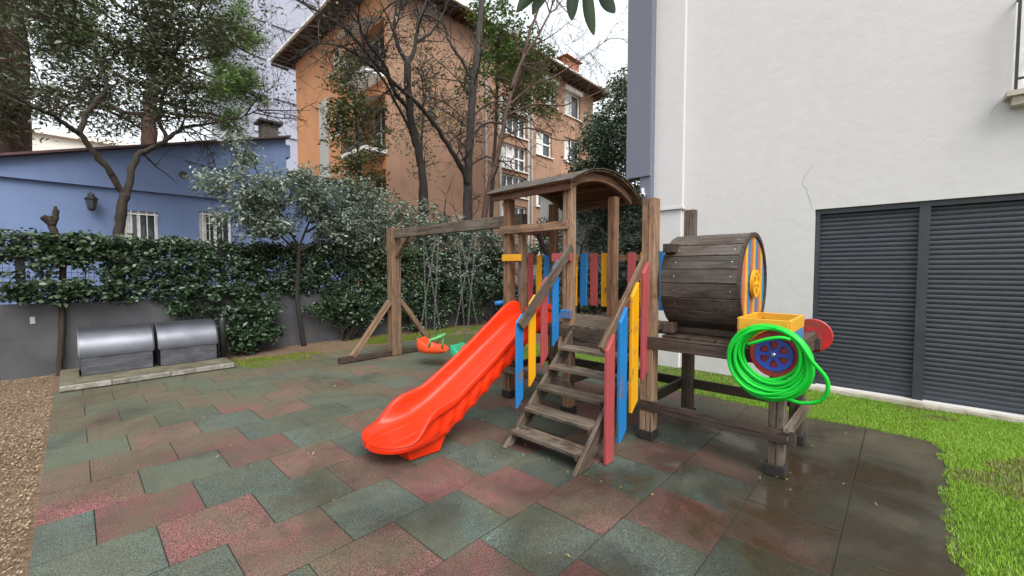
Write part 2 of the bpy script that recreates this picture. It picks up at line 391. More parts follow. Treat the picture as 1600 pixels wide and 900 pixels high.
def m_plastic(name, c, rough=0.27, scuff=False):
    t = NT(name); v = t.coord('Object')
    a = t.noise(v, 3.0, 4); s = t.noise(v, 45.0, 3, 0.7)
    col = t.mix(t.ramp(a, [(0.3, 0.0), (0.75, 1.0)]), sc3(c, 0.86), sc3(c, 1.06))
    col = t.mix(t.math('MULTIPLY', t.ramp(s, [(0.6, 0.0), (0.75, 1.0)]), 0.12), col, (0.35, 0.12, 0.06))
    if scuff:
        st = t.noise(t.node('VectorMath', {0: v, 1: (1.2, 55, 55)}, operation='MULTIPLY').outputs[0], 1.0, 4, 0.7)
        k = t.math('MULTIPLY', t.ramp(st, [(0.54, 0.0), (0.70, 1.0)]), t.ramp(t.noise(v, 2.2, 3), [(0.4, 0.0), (0.65, 1.0)]))
        col = t.mix(t.math('MULTIPLY', k, 0.35), col, (0.62, 0.13, 0.07)); a = t.math('ADD', a, t.math('MULTIPLY', k, 1.2))
        col = t.mix(t.math('MULTIPLY', t.ramp(t.noise(v, 6.0, 6, 0.75, 0.5), [(0.56, 0.0), (0.72, 1.0)]), 0.35), col, (0.30, 0.028, 0.012))
    t.bsdf(color=col, rough=t.math('ADD', rough, t.math('MULTIPLY', a, 0.16)), spec=0.3, normal=t.bump(t.noise(v, 14.0, 2), 0.06, 0.01)); return t.m
M_['slide'] = m_plastic('slide_orange', (0.70, 0.030, 0.005), 0.22, True)
M_['swingorange'] = m_plastic('swing_orange', (0.80, 0.085, 0.02), 0.4)
M_['swinggreen'] = m_plastic('swing_green', (0.035, 0.42, 0.22), 0.4)
M_['swinglime'] = m_plastic('swing_lime', (0.13, 0.45, 0.16), 0.4)
M_['hose'] = m_plastic('hose_green', (0.006, 0.50, 0.035), 0.25)
M_['tilegreen'] = m_tile('rubber_green', (0.060, 0.084, 0.074), (0.084, 0.098, 0.078))
M_['tilered'] = m_tile('rubber_red', (0.150, 0.053, 0.053), (0.128, 0.074, 0.058))
M_['matbase'] = m_plain('mat_base', (0.02, 0.02, 0.016), 0.9, 0.3, 10, 0.3)
M_['galv'] = m_plain('galvanised', (0.14, 0.145, 0.165), 0.36, 0.2, 3, 0.10, metal=0.75, dirt=(0.12, 0.125, 0.14))
M_['galvdark'] = m_plain('galvanised_dark', (0.13, 0.135, 0.155), 0.4, 0.25, 5, 0.12, metal=0.6, dirt=(0.08, 0.08, 0.085))
M_['concrete'] = m_plain('concrete', (0.105, 0.09, 0.06), 0.85, 0.45, 5, 0.5, dirt=(0.075, 0.07, 0.032))
M_['edgestrip'] = m_plain('worn_white_edge', (0.23, 0.215, 0.185), 0.85, 0.5, 9, 0.5, dirt=(0.07, 0.062, 0.04))
M_['gardenwall'] = m_plain('garden_wall', (0.060, 0.060, 0.066), 0.6, 0.3, 2.0, 0.3, dirt=(0.085, 0.082, 0.08), rand=False)

def m_stucco(name, c, stain, amt=0.5, sc=0.6, grain=120, b=0.2):
    t = NT(name); v = t.coord('Position')
    a = t.noise(v, sc, 6, 0.65, 0.3); g = t.noise(v, grain, 2, 0.7); m = t.noise(v, 7.0, 5, 0.6)
    streak = t.noise(t.node('VectorMath', {0: v, 1: (5.0, 5.0, 0.35)}, operation='MULTIPLY').outputs[0], 1.0, 5, 0.6)
    col = t.mix(m, sc3(c, 0.94), sc3(c, 1.05))
    col = t.mix(t.math('MULTIPLY', t.ramp(a, [(0.42, 0.0), (0.72, 1.0)]), amt), col, stain)
    col = t.mix(t.math('MULTIPLY', t.ramp(streak, [(0.5, 0.0), (0.75, 1.0)]), amt * 0.7), col, stain)
    t.bsdf(color=col, rough=0.9, spec=0.25, normal=t.bump(t.math('ADD', t.math('MULTIPLY', g, 0.25), t.math('ADD', m, a)), b, 0.012)); return t.m
M_['whitewall'] = m_stucco('white_render', (0.575, 0.56, 0.555), (0.52, 0.505, 0.49), 0.35, 0.75, 120, 0.35)
M_['greypanel'] = m_stucco('blue_grey_render', (0.155, 0.165, 0.205), (0.12, 0.13, 0.16), 0.3)
M_['bluewall'] = m_stucco('blue_render', (0.165, 0.225, 0.385), (0.12, 0.165, 0.28), 0.5, 0.8)
M_['orangewall'] = m_stucco('orange_render', (0.54, 0.255, 0.125), (0.36, 0.18, 0.10), 0.75, 0.5, 14)
M_['buffwall'] = m_stucco('buff_render', (0.36, 0.215, 0.145), (0.23, 0.138, 0.097), 0.8, 0.5, 14)
M_['lilac'] = m_stucco('lilac_render', (0.34, 0.35, 0.425), (0.28, 0.29, 0.355), 0.4, 0.12, 20)
M_['cream'] = m_stucco('cream_render', (0.70, 0.67, 0.60), (0.58, 0.55, 0.50), 0.4, 0.2, 20)
M_['palewall'] = m_stucco('pale_render', (0.42, 0.41, 0.39), (0.30, 0.29, 0.27), 0.5, 0.6)
M_['trimwhite'] = m_plain('white_trim', (0.72, 0.71, 0.68), 0.5, 0.12, 6, 0.1, rand=False)
M_['stone'] = m_plain('sill_stone', (0.46, 0.42, 0.35), 0.75, 0.2, 8, 0.2, dirt=(0.30, 0.27, 0.20), rand=False)
M_['shutter'] = m_plain('shutter_grey', (0.030, 0.036, 0.048), 0.42, 0.14, 6, 0.05, dirt=(0.045, 0.048, 0.052))
M_['rooftile'] = m_plain('roof_tile', (0.17, 0.075, 0.05), 0.8, 0.35, 6, 0.4, rand=False)
M_['rooffelt'] = m_plain('roof_felt', (0.075, 0.04, 0.04), 0.8, 0.35, 5, 0.3, rand=False)
M_['soffit'] = m_plain('soffit_wood', (0.075, 0.045, 0.032), 0.8, 0.3, 3, 0.2, rand=False)
M_['brick'] = m_plain('chimney_brick', (0.36, 0.14, 0.08), 0.85, 0.3, 7, 0.4, rand=False)
M_['chimneydark'] = m_plain('chimney_render', (0.085, 0.07, 0.06), 0.85, 0.3, 6, 0.3, rand=False)
M_['curtain'] = m_plain('curtain', (0.62, 0.62, 0.60), 0.9, 0.25, 6, 0.1)
def m_glass(name, c=(0.03, 0.035, 0.04)):
    t = NT(name); v = t.coord('Object', rand=True)
    t.bsdf(color=t.mix(t.noise(v, 1.5, 3), sc3(c, 0.5), sc3(c, 2.2)), rough=0.06, spec=0.6); return t.m
M_['glass'] = m_glass('window_glass')
M_['soil'] = None
def m_ground():
    t = NT('soil'); v = t.coord('Position')
    a = t.noise(v, 1.3, 6, 0.65, 0.4); b = t.noise(v, 28, 5, 0.7); c3 = t.noise(v, 110, 3, 0.7)
    col = t.mix(t.ramp(b, [(0.3, 0.0), (0.7, 1.0)]), (0.085, 0.056, 0.038), (0.25, 0.168, 0.108))
    col = t.mix(t.ramp(a, [(0.45, 0.0), (0.7, 0.8)]), col, (0.11, 0.066, 0.043))
    xyz = t.node('SeparateXYZ', {0: v})
    t.bsdf(color=col, rough=0.93, spec=0.25, normal=t.bump(t.math('ADD', b, t.math('MULTIPLY', c3, 0.6)), 0.8, 0.02)); return t.m
M_['soil'] = m_ground()
def m_lawn():
    t = NT('lawn_soil'); v = t.coord('Position'); b = t.noise(v, 22, 5, 0.7)
    t.bsdf(color=t.mix(b, (0.035, 0.05, 0.012), (0.09, 0.12, 0.028)), rough=0.95, spec=0.2, normal=t.bump(b, 0.6, 0.02)); return t.m
M_['lawn'] = m_lawn()
M_['grass'] = m_leaf('grass_blade', (0.13, 0.26, 0.02), (0.26, 0.46, 0.045), (0.50, 0.54, 0.15), 0.5, 0.35, 0.3)
M_['drygrass'] = m_leaf('dry_grass', (0.16, 0.15, 0.05), (0.26, 0.23, 0.09), (0.36, 0.30, 0.15), 0.6, 0.3, 0.3)
M_['moss'] = m_leaf('moss_blade', (0.07, 0.12, 0.015), (0.19, 0.26, 0.025), (0.32, 0.34, 0.06), 0.7, 0.3, 0.2)
M_['chip'] = m_leaf('bark_chip', (0.10, 0.062, 0.040), (0.26, 0.19, 0.118), (0.44, 0.345, 0.225), 0.85, 0.0, 0.3)
M_['ivy'] = m_leaf('ivy_leaf', (0.016, 0.034, 0.015), (0.048, 0.082, 0.037), (0.14, 0.19, 0.115), 0.38, 0.12, 0.55)
M_['laurel'] = m_leaf('laurel_leaf', (0.016, 0.034, 0.015), (0.040, 0.078, 0.032), (0.12, 0.17, 0.11), 0.33, 0.15, 0.6)
M_['silver'] = m_leaf('silver_leaf', (0.09, 0.12, 0.092), (0.21, 0.26, 0.215), (0.38, 0.44, 0.38), 0.45, 0.18, 0.6)  # sky reflection on glossy leaves painted in as a pale base colour
M_['silverdark'] = m_leaf('pale_shrub_leaf', (0.055, 0.08, 0.055), (0.17, 0.21, 0.165), (0.36, 0.41, 0.34), 0.45, 0.15, 0.6)
M_['needle'] = m_leaf('pine_needle', (0.055, 0.10, 0.028), (0.14, 0.24, 0.06), (0.28, 0.40, 0.12), 0.6, 0.2, 0.3)
M_['olive'] = m_leaf('olive_leaf', (0.045, 0.055, 0.02), (0.10, 0.12, 0.042), (0.22, 0.23, 0.10), 0.45, 0.25, 0.5)
M_['darkleaf'] = m_leaf('dark_leaf', (0.028, 0.038, 0.02), (0.072, 0.09, 0.045), (0.19, 0.22, 0.14), 0.45, 0.2, 0.5)
M_['greenleaf'] = m_leaf('green_leaf', (0.035, 0.065, 0.016), (0.085, 0.14, 0.032), (0.20, 0.28, 0.07), 0.45, 0.3, 0.5)
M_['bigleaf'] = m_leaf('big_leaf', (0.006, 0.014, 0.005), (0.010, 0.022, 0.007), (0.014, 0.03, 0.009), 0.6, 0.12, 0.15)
M_['barkgrey'] = m_bark('bark_grey', (0.05, 0.042, 0.038), 0.45)
M_['barkdark'] = m_bark('bark_dark', (0.026, 0.021, 0.018), 0.4)
M_['barkred'] = m_bark('bark_red', (0.085, 0.05, 0.038), 0.4)
M_['barkbrown'] = m_bark('bark_brown', (0.036, 0.026, 0.020), 0.45, (0.03, 0.028, 0.02))

# ================================================================ THE SETTING
kind(MB().poly([(-300, -300, -0.012), (300, -300, -0.012), (300, 300, -0.012), (-300, 300, -0.012)]).build('ground', M_['soil']), 'structure')

# rubber mat: half-bond rows of 0.5 m tiles, each a piece of its own
XL, XR, Y0 = -0.20, 5.23, -0.283
mat_root = kind(MB().box(XL + .01, XR - .01, Y0 + .01, Y0 + 0.5 * 16 - .01, -0.045, -0.006).build('playground_mat', M_['matbase']), 'structure')
_tm = {}
def tile_mesh(w, d, mat):
    k = (round(w, 2), round(d, 2), mat.name)
    if k not in _tm: _tm[k] = cbox(w - 0.005, d - 0.005, 0.05, 0.0025, mat)
    return _tm[k]
for r in range(16):
    y0 = Y0 + 0.5 * r; base = 0.30 - 0.25 * (r - 6); base -= math.floor((base - XL) / 1.0) * 1.0 + 1.0
    x = base - 0.0; i = 0
    while x < XR - 0.02:
        a, b = max(x, XL), min(x + 0.5, XR)
        if b - a > 0.03:
            red = i % 2 == 0
            if y0 > 4.2 and rnd.random() < 0.12: red = not red
            mt = M_['tilered' if red else 'tilegreen']
            o = link('tile', tile_mesh(b - a, 0.5, mt), mt, mat_root)
            o.matrix_basis = Matrix.Translation(((a + b) / 2, y0 + 0.25, -0.025 + rnd.uniform(-.0025, .0025))) @ Matrix.Rotation(rnd.gauss(0, .0012), 4, 'X') @ Matrix.Rotation(rnd.gauss(0, .0012), 4, 'Y') @ Matrix.Rotation(rnd.gauss(0, .002), 4, 'Z')
        x += 0.5; i += 1

# lawn between mat and building, and along the near right edge of the mat
lawn = MB(); lawn.poly([(XR, Y0 + .0, -0.008), (6.56, Y0, -0.008), (6.56, 7.7, -0.008), (XR, 7.7, -0.008)]); lawn.poly([(1.0, -6, -0.008), (6.56, -6, -0.008), (6.56, Y0, -0.008), (1.0, Y0, -0.008)])
kind(lawn.build('lawn', M_['lawn']), 'structure')
def blades(name, P, h, w, mat, lean=0.5, tint=None):
    N = len(P); a = rng.uniform(0, 2 * np.pi, N); H = h * rng.uniform(0.5, 1.3, N)
    d = np.stack([np.cos(a), np.sin(a), np.zeros(N)], 1); s = np.stack([-np.sin(a), np.cos(a), np.zeros(N)], 1) * w / 2
    k = (lean * rng.uniform(0.1, 1, N) * H)[:, None]
    V = np.empty((N, 5, 3)); z = np.array([0, 0, 1.0])
    V[:, 0] = P - s; V[:, 1] = P + s
    m = P + d * k * 0.35 + z * (H * 0.6)[:, None]; V[:, 2] = m + s * 0.8; V[:, 3] = m - s * 0.8
    V[:, 4] = P + d * k + z * (H * 0.95)[:, None]
    b = np.arange(N)[:, None] * 5
    F = np.stack([np.hstack([b, b + 1, b + 2]), np.hstack([b, b + 2, b + 3]), np.hstack([b + 3, b + 2, b + 4])], 1).reshape(-1, 3)
    if tint is None: tint = rng.beta(2, 3, N)
    return kind(link(name, np_mesh(name, V.reshape(-1, 3), F, np.repeat(tint, 3)), mat), 'stuff')
def vnoise(P, s, seed):
    r = np.random.default_rng(seed); k = r.normal(size=(6, 2)) * s; ph = r.uniform(0, 6.28, 6)
    return np.sin(P[:, :2] @ k.T + ph).mean(axis=1)
def field(n, x0, x1, y0, y1): return np.stack([rng.uniform(x0, x1, n), rng.uniform(y0, y1, n), np.full(n, -0.008)], 1)
G1 = np.vstack([field(56000, XR - .07, 6.50, -0.9, 1.6), field(28000, XR - .07, 6.52, 1.6, 6.5), field(100000, 2.6, 6.5, -1.8, Y0 + .07)])
edge = np.maximum(G1[:, 0] - XR, Y0 - G1[:, 1]); wav = 0.02 + 0.07 * vnoise(G1, 8, 3) + 0.03 * vnoise(G1, 30, 4)
G1 = G1[(edge > wav - 0.05)]
bare = vnoise(G1, 3.5, 5) + 0.5 * vnoise(G1, 9, 8)
near_wall = np.clip((G1[:, 0] - 6.25) / 0.25, 0, 1)
keep = rng.uniform(size=len(G1)) < np.where(bare < -0.45, 0.3, 1.0) * (1 - 0.75 * near_wall)
G1 = G1[keep]; bare = bare[keep]
dry = (bare < -0.30) & (rng.uniform(size=len(G1)) < 0.55)
tg = np.clip(rng.beta(2, 2.4, len(G1)) + 0.18 * vnoise(G1, 4, 9), 0, 1)
tag(blades('grass', G1[~dry], 0.027, 0.0038, M_['grass'], 0.8, tg[~dry]), 'short bright green grass growing on the lawn beside the mat', 'grass')
tag(blades('dry_grass', G1[dry], 0.03, 0.004, M_['drygrass'], 1.2), 'straw coloured dry grass in the thin patches of the lawn', 'grass')
# moss in front of the hedge, and between the tiles at the back
MP = field(60000, 1.5, 7.5, 7.25, 8.75); q = vnoise(MP, 2.2, 21) + 0.6 * vnoise(MP, 7, 22) - np.abs(MP[:, 1] - 7.95) * 0.75
MP = MP[(q > -0.22) & (rng.uniform(size=len(MP)) < np.clip((q + 0.3) * 2.2, 0, 1))]; MP = MP[~((MP[:, 0] < 1.8) & (MP[:, 1] < 9))]
tag(blades('moss', MP, 0.022, 0.007, M_['moss'], 1.0), 'yellow green moss strip on the soil before the dark hedge', 'moss')
# bark mulch at the left of the mat
CP = np.vstack([field(44000, -1.6, XL - .02, 2.4, 6.0), field(26000, -2.4, XL, 6.0, 9.0)]); n = len(CP)
CP[:, 2] = rng.uniform(-0.006, 0.012, n); kk = rng.uniform(size=n) < 0.75 + 0.6 * vnoise(CP, 5, 31); CP = CP[kk]; n = len(CP)
a = rng.uniform(0, 6.28, n); L = rng.uniform(0.003, 0.011, n); W = L * rng.uniform(0.3, 0.7, n)
d = np.stack([np.cos(a), np.sin(a), rng.normal(0, 0.25, n)], 1); s = np.stack([-np.sin(a), np.cos(a), rng.normal(0, 0.25, n)], 1)
V = np.empty((n, 4, 3)); V[:, 0] = CP - d * L[:, None]; V[:, 1] = CP + s * W[:, None]; V[:, 2] = CP + d * L[:, None]; V[:, 3] = CP - s * W[:, None]; V[:, 1:3, 2] += 0.004
F = (np.arange(n)[:, None] * 4 + np.arange(4)[None]).astype(np.int32)
tag(kind(link('mulch', np_mesh('mulch', V.reshape(-1, 3), F, rng.beta(1.6, 1.8, n)), M_['chip']), 'stuff'), 'brown bark mulch covering the soil left of the mat', 'mulch')
# litter: dead leaves on the mat, each its own little leaf shape, scattered and uncountable
LP = np.stack([rng.uniform(0, 5, 90), rng.uniform(0, 7.4, 90), np.full(90, 0.006)], 1)
for px_, py_ in ((3.58, .65), (3.58, 1.6), (4.37, .65), (4.37, 1.6), (3.58, 3.42), (3.58, 2.55), (2.6, 1.74), (2.6, 2.45), (3.9, 6.6), (5.15, 1.5), (5.15, .4)):
    LP = np.vstack([LP, np.stack([rng.normal(px_, .12, 9), rng.normal(py_, .12, 9), np.full(9, 0.006)], 1)])
tag(kind(link('leaf_litter', leaf_mesh('leaf_litter', LP, 0.028, up=6, droop=0, tint=rng.uniform(0.1, 1, len(LP))), M_['drygrass']), 'stuff'), 'tiny pale fallen leaves scattered over the rubber tiles', 'leaf litter')

# ---------------------------------------------------------------- openings in walls
def wall_holes(O, U, Nn, W, z0, z1, holes, depth, parent, mat, name='wall'):
    """wall face from O along U, holes (u0,u1,v0,v1) with reveals going in by depth"""
    O, U, Nn = Vector(O), Vector(U).normalized(), Vector(Nn).normalized(); m = MB()
    us = sorted({0, W} | {h[i] for h in holes for i in (0, 1)}); vs = sorted({z0, z1} | {h[i] for h in holes for i in (2, 3)})
    P = lambda u, v, d=0: O + U * u + Vector((0, 0, v)) - Nn * d
    for i in range(len(us) - 1):
        for j in range(len(vs) - 1):
            uc, vc = (us[i] + us[i + 1]) / 2, (vs[j] + vs[j + 1]) / 2
            if any(h[0] < uc < h[1] and h[2] < vc < h[3] for h in holes): continue
            m.poly([P(us[i], vs[j]), P(us[i + 1], vs[j]), P(us[i + 1], vs[j + 1]), P(us[i], vs[j + 1])])
    for u0, u1, v0, v1 in holes:
        for a, b in (((u0, v0), (u1, v0)), ((u1, v0), (u1, v1)), ((u1, v1), (u0, v1)), ((u0, v1), (u0, v0))):
            m.poly([P(*a), P(*b), P(*b, depth), P(*a, depth)])
    return m.build(name, mat, parent)
def window(O, U, Nn, u0, u1, v0, v1, depth, parent, nx=2, ny=1, fw=0.06, sill=True, curtain=False, bars=0, boxtop=False):
    """frame, panes behind it, optional sill, iron bars, roller box"""
    O, U, Nn = Vector(O), Vector(U).normalized(), Vector(Nn).normalized()
    P = lambda u, v, d: O + U * u + Vector((0, 0, v)) + Nn * d
    m = MB(); dd = -depth + 0.05
    for v in [v0 + fw / 2 + (v1 - v0 - fw) * k / ny for k in range(ny + 1)]: m.bar(P(u0, v, dd), P(u1, v, dd), 0.05, fw)
    for u in [u0 + fw / 2 + (u1 - u0 - fw) * k / nx for k in range(nx + 1)]: m.bar(P(u, v0 + fw, dd - .003), P(u, v1 - fw, dd - .003), fw * abs(U.x) + .044 * abs(U.y), fw * abs(U.y) + .044 * abs(U.x), up=(0, 1, 0))
    w = m.build('window', M_['trimwhite'], parent)
    g = MB(); g.poly([P(u0, v0, -depth + .02), P(u1, v0, -depth + .02), P(u1, v1, -depth + .02), P(u0, v1, -depth + .02)])
    g.build('pane', M_['glass'], w)
    if curtain:
        um = u0 + (u1 - u0) * curtain
        c = MB(); K = 12
        for k in range(K):
            a, b = u0 + (um - u0) * k / K, u0 + (um - u0) * (k + 1) / K
            c.poly([P(a, v0 + .05, -depth + .024 + .008 * (k % 2)), P(b, v0 + .05, -depth + .024 + .008 * ((k + 1) % 2)), P(b, v1, -depth + .024 + .008 * ((k + 1) % 2)), P(a, v1, -depth + .024 + .008 * (k % 2))])
        c.build('curtain', M_['curtain'], w)
    if sill: MB().bar(P(u0 - .07, v0 - .03, 0.03), P(u1 + .07, v0 - .03, 0.03), 0.16, 0.055).build('sill', M_['trimwhite'], w)
    if boxtop: MB().bar(P(u0 - .05, v1 + .12, 0.06), P(u1 + .05, v1 + .12, 0.06), 0.2, 0.26).build('roller_box', M_['trimwhite'], w)
    if bars:
        b = MB()
        for k in range(bars):
            u = u0 + (u1 - u0) * (k + .5) / bars; b.bar(P(u, v0, 0.03), P(u, v1, 0.03), 0.016, 0.016, up=(0, 1, 0))
        for v in (v0 + .12, v1 - .08): b.bar(P(u0, v, 0.045), P(u1, v, 0.045), 0.014, 0.02)
        for k in range(bars - 1):       # scrolls between the bars
            u = u0 + (u1 - u0) * (k + 1) / bars; r = (u1 - u0) / bars * 0.36
            b.tube([P(u + r * math.cos(t), v0 + .2 + r * math.sin(t), 0.03) for t in [x * math.pi / 5 for x in range(11)]], 0.007, 4)
        b.build('window_bars', M_['trimwhite'], w)
    return w

# ================================================================ WHITE APARTMENT BUILDING (right)
WX = 6.54
B = thing('apartment_building', (WX, -3, 0), 'tall white rendered apartment building with dark roller shutters beside the lawn', 'building')
# wall face runs along -Y from Y=2.96; u = 2.96 - Y
wall_holes((WX, 2.96, 0), (0, -1, 0), (-1, 0, 0), 18, -0.1, 13, [(2.12, 4.11, 0.045, 2.30), (3.70, 5.36, 3.29, 5.1)], 0.14, B, M_['whitewall'])
side = MB(); side.poly([(WX, 2.96, -0.1), (WX, 2.96, 13), (18, 2.96, 13), (18, 2.96, -0.1)]); side.poly([(WX, 2.96, 13), (WX, -15, 13), (18, -15, 13), (18, 2.96, 13)])
side.build('side_wall', M_['palewall'], B)
pil = MB().box(6.45, WX - .002, 2.50, 2.95, 2.50, 13.02).build('pilaster', M_['whitewall'], B)
MB().box(6.47, WX - .002, 2.52, 2.95, -0.1, 2.47).build('pilaster_base', M_['whitewall'], pil)
MB().box(6.43, WX - .002, 2.48, 2.96, 2.47, 2.50).build('ledge', M_['whitewall'], pil)
gp = MB().box(6.30, WX - .002, 2.952, 3.36, 3.02, 13.01).build('grey_cladding', M_['greypanel'], B)
MB().box(6.33, WX - .002, 2.952, 3.13, 2.60, 3.018).build('grey_soffit_box', M_['greypanel'], B)
# plaster cracks: thin dark openings standing on the wall
def crack(pts, r, name='crack', mt='palewall'):
    m = MB()
    P = [(WX - 0.0012, y, z) for y, z in pts]
    for a, b in zip(P[:-1], P[1:]): m.bar(a, b, 0.002, r * rnd.uniform(.6, 1.3), up=(0, 1, 0) if abs(a[2] - b[2]) > abs(a[1] - b[1]) else (0, 0, 1))
    m.build(name, M_[mt], B)
crack([(0.87, 2.31), (0.90, 2.44), (0.92, 2.50), (0.94, 2.58), (0.985, 2.63), (0.975, 2.72), (0.94, 2.77), (0.90, 2.84), (0.86, 2.90)], 0.005)
crack([(-0.60, 3.10), (-0.62, 3.17), (-0.66, 3.23), (-0.70, 3.24)], 0.004)
# roller shutters
sf = MB()
for y in (0.84 - .025, -1.15 + .025): sf.box(WX + .04, WX + .13, y - .025, y + .025, 0.047, 2.298)
sf.box(WX + .035, WX + .125, -0.205, -0.115, 0.047, 2.298); sf.box(WX + .045, WX + .135, -1.1, 0.79, 2.24, 2.297)
sf = sf.build('shutter_frame', M_['shutter'], B)
def slat_mesh(wd):
    m = MB(); K = 5; h = 0.052
    pr = [(0.0, 0.0)] + [(-0.007 * math.sin(math.pi * (k + .5) / K), h * (k + .5) / K) for k in range(K)] + [(0.0, h)]
    for i in range(len(pr) - 1):
        (a, z0), (b, z1) = pr[i], pr[i + 1]; m.poly([(a, 0, z0), (a, wd, z0), (b, wd, z1), (b, 0, z1)])
    return m.mesh('slat')
for ya, yb in ((-0.115, 0.79), (-1.1, -0.205)):
    s_ = MB().box(WX + .118, WX + .13, ya, yb, 0.047, 2.24).build('shutter', M_['iron'], B); me = slat_mesh(yb - ya)
    for k in range(40):
        z = 0.05 + k * 0.0548
        link('slat', me, M_['shutter'], s_, Matrix.Translation((WX + .105 + rnd.uniform(-.0015, .0015), ya, z)) @ Matrix.Rotation(rnd.gauss(0, .0006), 4, 'X'))
MB().box(6.44, WX + .13, -1.3, 0.95, -0.05, 0.042).build('threshold', M_['stone'], B)
# upper window with stone sill and iron guard rail
window((WX, 2.96, 0), (0, -1, 0), (-1, 0, 0), 3.70, 5.36, 3.29, 5.1, 0.14, B, 2, 1, 0.07, sill=False, curtain=0.5)
st = MB().box(6.36, WX + .1, -2.5, -0.69, 3.235, 3.285); st.box(6.40, WX - .002, -2.45, -0.73, 3.15, 3.233)
st.build('stone_sill', M_['stone'], B)
gr = MB()
for y in [-0.75 - .11 * k for k in range(16)]: gr.bar((6.41, y, 3.29), (6.41, y, 4.22), 0.012 if (y > -.76) is False else .022, 0.012 if y <= -.76 else .022, up=(0, 1, 0))
gr.bar((6.41, -0.74, 4.22), (6.41, -2.45, 4.22), 0.03, 0.02); gr.bar((6.41, -0.74, 3.40), (6.41, -2.45, 3.40), 0.02, 0.02); gr.bar((6.41, -0.75, 4.2), (WX, -0.75, 4.2), .02, .02)
gr.build('guard_rail', M_['iron'], B)
cm = thing('security_camera', (6.36, 3.13, 2.70), 'small white security camera fixed to the corner of the white building', 'camera')
MB().lathe((6.27, 3.05, 2.72), (-1, -.35, -.25), [(-.1, .03), (-.095, .034), (.03, .034), (.035, .03)], 14).build('housing', M_['trimwhite'], cm, True)
MB().lathe((6.225, 3.034, 2.708), (-1, -.35, -.25), [(0, .026), (.012, .024)], 14).build('lens', M_['iron'], cm)
MB().bar((6.32, 3.07, 2.73), (6.34, 3.08, 2.82), .03, .03).bar((6.34, 3.08, 2.82), (6.325, 3.08, 2.82), .05, .05).build('bracket', M_['trimwhite'], cm)

# ================================================================ GARDEN WALL, FENCE
gw = tag(MB().box(-9, 12.5, 9.05, 9.25, -0.1, 1.04).build('garden_wall', M_['gardenwall']), 'low dark grey rendered garden wall behind the metal cabinets', 'wall')
MB().box(-0.43, -0.38, 9.035, 9.048, 0.76, 0.86).build('outlet_box', M_['palewall'], gw)
fen = thing('wire_fence', (0, 9.15, 1.04), 'dark wire mesh fence with square posts standing on the grey garden wall', 'fence')
for x in [-2.9 + 2.4 * k for k in range(6)]: MB().box(x - .045 + 0.0, x + .045, 9.105, 9.195, 1.042, 2.02).build('post', M_['iron'], fen)
wm = MB()
for k in range(int(12.4 / .06)): x = -3 + k * .06; wm.bar((x, 9.15, 1.06), (x, 9.15, 1.98), .005, .005, up=(0, 1, 0))
for k in range(14): z = 1.08 + k * .068; wm.bar((-3, 9.155, z), (9.4, 9.155, z), .005, .006)
kind(wm.build('wire_mesh', M_['iron'], fen), 'stuff')

# ================================================================ BLUE HOUSE
HY = 13.0
bh = thing('blue_house', (0, HY, 0), 'single storey blue rendered house with a sloping dark roof behind the fence', 'house')
wins = [(9.77, 10.46, 1.9, 2.90), (11.25, 11.95, 1.9, 3.02)]
wall_holes((-9, HY, 0), (1, 0, 0), (0, -1, 0), 13.3, -0.1, 3.36, wins, 0.16, bh, M_['bluewall'])
for k, (u0, u1, v0, v1) in enumerate(wins):
    window((-9, HY, 0), (1, 0, 0), (0, -1, 0), u0, u1, v0, v1, 0.16, bh, 2, 1, 0.06, True, 0.35 if k == 0 else 0.25, bars=5)
rz = lambda x: 3.99 + 0.297 * x           # roof line
up = MB(); Yf = HY - 0.10
up.poly([(-9, Yf, 3.36), (4.3, Yf, 3.36), (4.3, Yf, rz(4.3)), (-2.1, Yf, 3.365), (-9, Yf, 3.365)])
up.poly([(-9, Yf, 3.36), (-9, HY, 3.36), (4.3, HY, 3.36), (4.3, Yf, 3.36)])
up.poly([(4.3, Yf, 3.36), (4.3, 18, 3.36), (4.3, 18, rz(4.3)), (4.3, Yf, rz(4.3))]); up.poly([(4.3, HY, -0.1), (4.3, 18, -.1), (4.3, 18, 3.36), (4.3, HY, 3.36)])
up.build('gable_wall', M_['bluewall'], bh)
rf = MB(); ra, rb = -2.6, 4.38
for dz0, dz1, ya, yb in ((0.0, 0.05, Yf - .18, 18.3),):
    v = [(ra, ya, rz(ra) + dz0), (rb, ya, rz(rb) + dz0), (rb, yb, rz(rb) + dz0), (ra, yb, rz(ra) + dz0)]; w = [(x, y, z + dz1) for x, y, z in v]
    rf.poly(v[::-1]).poly(w)
    for i in range(4): rf.poly([v[i], v[(i + 1) % 4], w[(i + 1) % 4], w[i]])
v = [(-10, Yf - .18, 3.37), (-2.602, Yf - .18, rz(-2.6) + .0), (-2.602, 18.3, rz(-2.6)), (-10, 18.3, 3.37)]
roof = rf.build('roof', M_['rooffelt'], bh)
# ridge parapet, vent and drip moulding on the gable
MB().bar((2.0, Yf - .02, 4.22), (3.75, Yf - .02, 4.02), .05, .03).build('moulding', M_['bluewall'], bh)
MB().lathe((1.95, Yf, 3.86), (0, -1, 0), [(0, .09), (.015, .085), (.016, .06), (.005, .055)], 14).build('vent', M_['gardenwall'], bh)
ch = MB().box(3.78, 4.18, HY + .1, HY + .5, rz(4) - .3, 5.62).build('chimney', M_['chimneydark'], roof)
MB().box(3.68, 4.28, HY + .0, HY + .6, 5.66, 5.72).box(3.82, 3.9, HY + .15, HY + .45, 5.62, 5.66).box(4.06, 4.14, HY + .15, HY + .45, 5.62, 5.66).build('chimney_cap', M_['iron'], roof)
MB().box(3.72, 4.42, HY - .08, HY + .6, 4.75, 5.10).build('chimney_base', M_['bluewall'], roof)
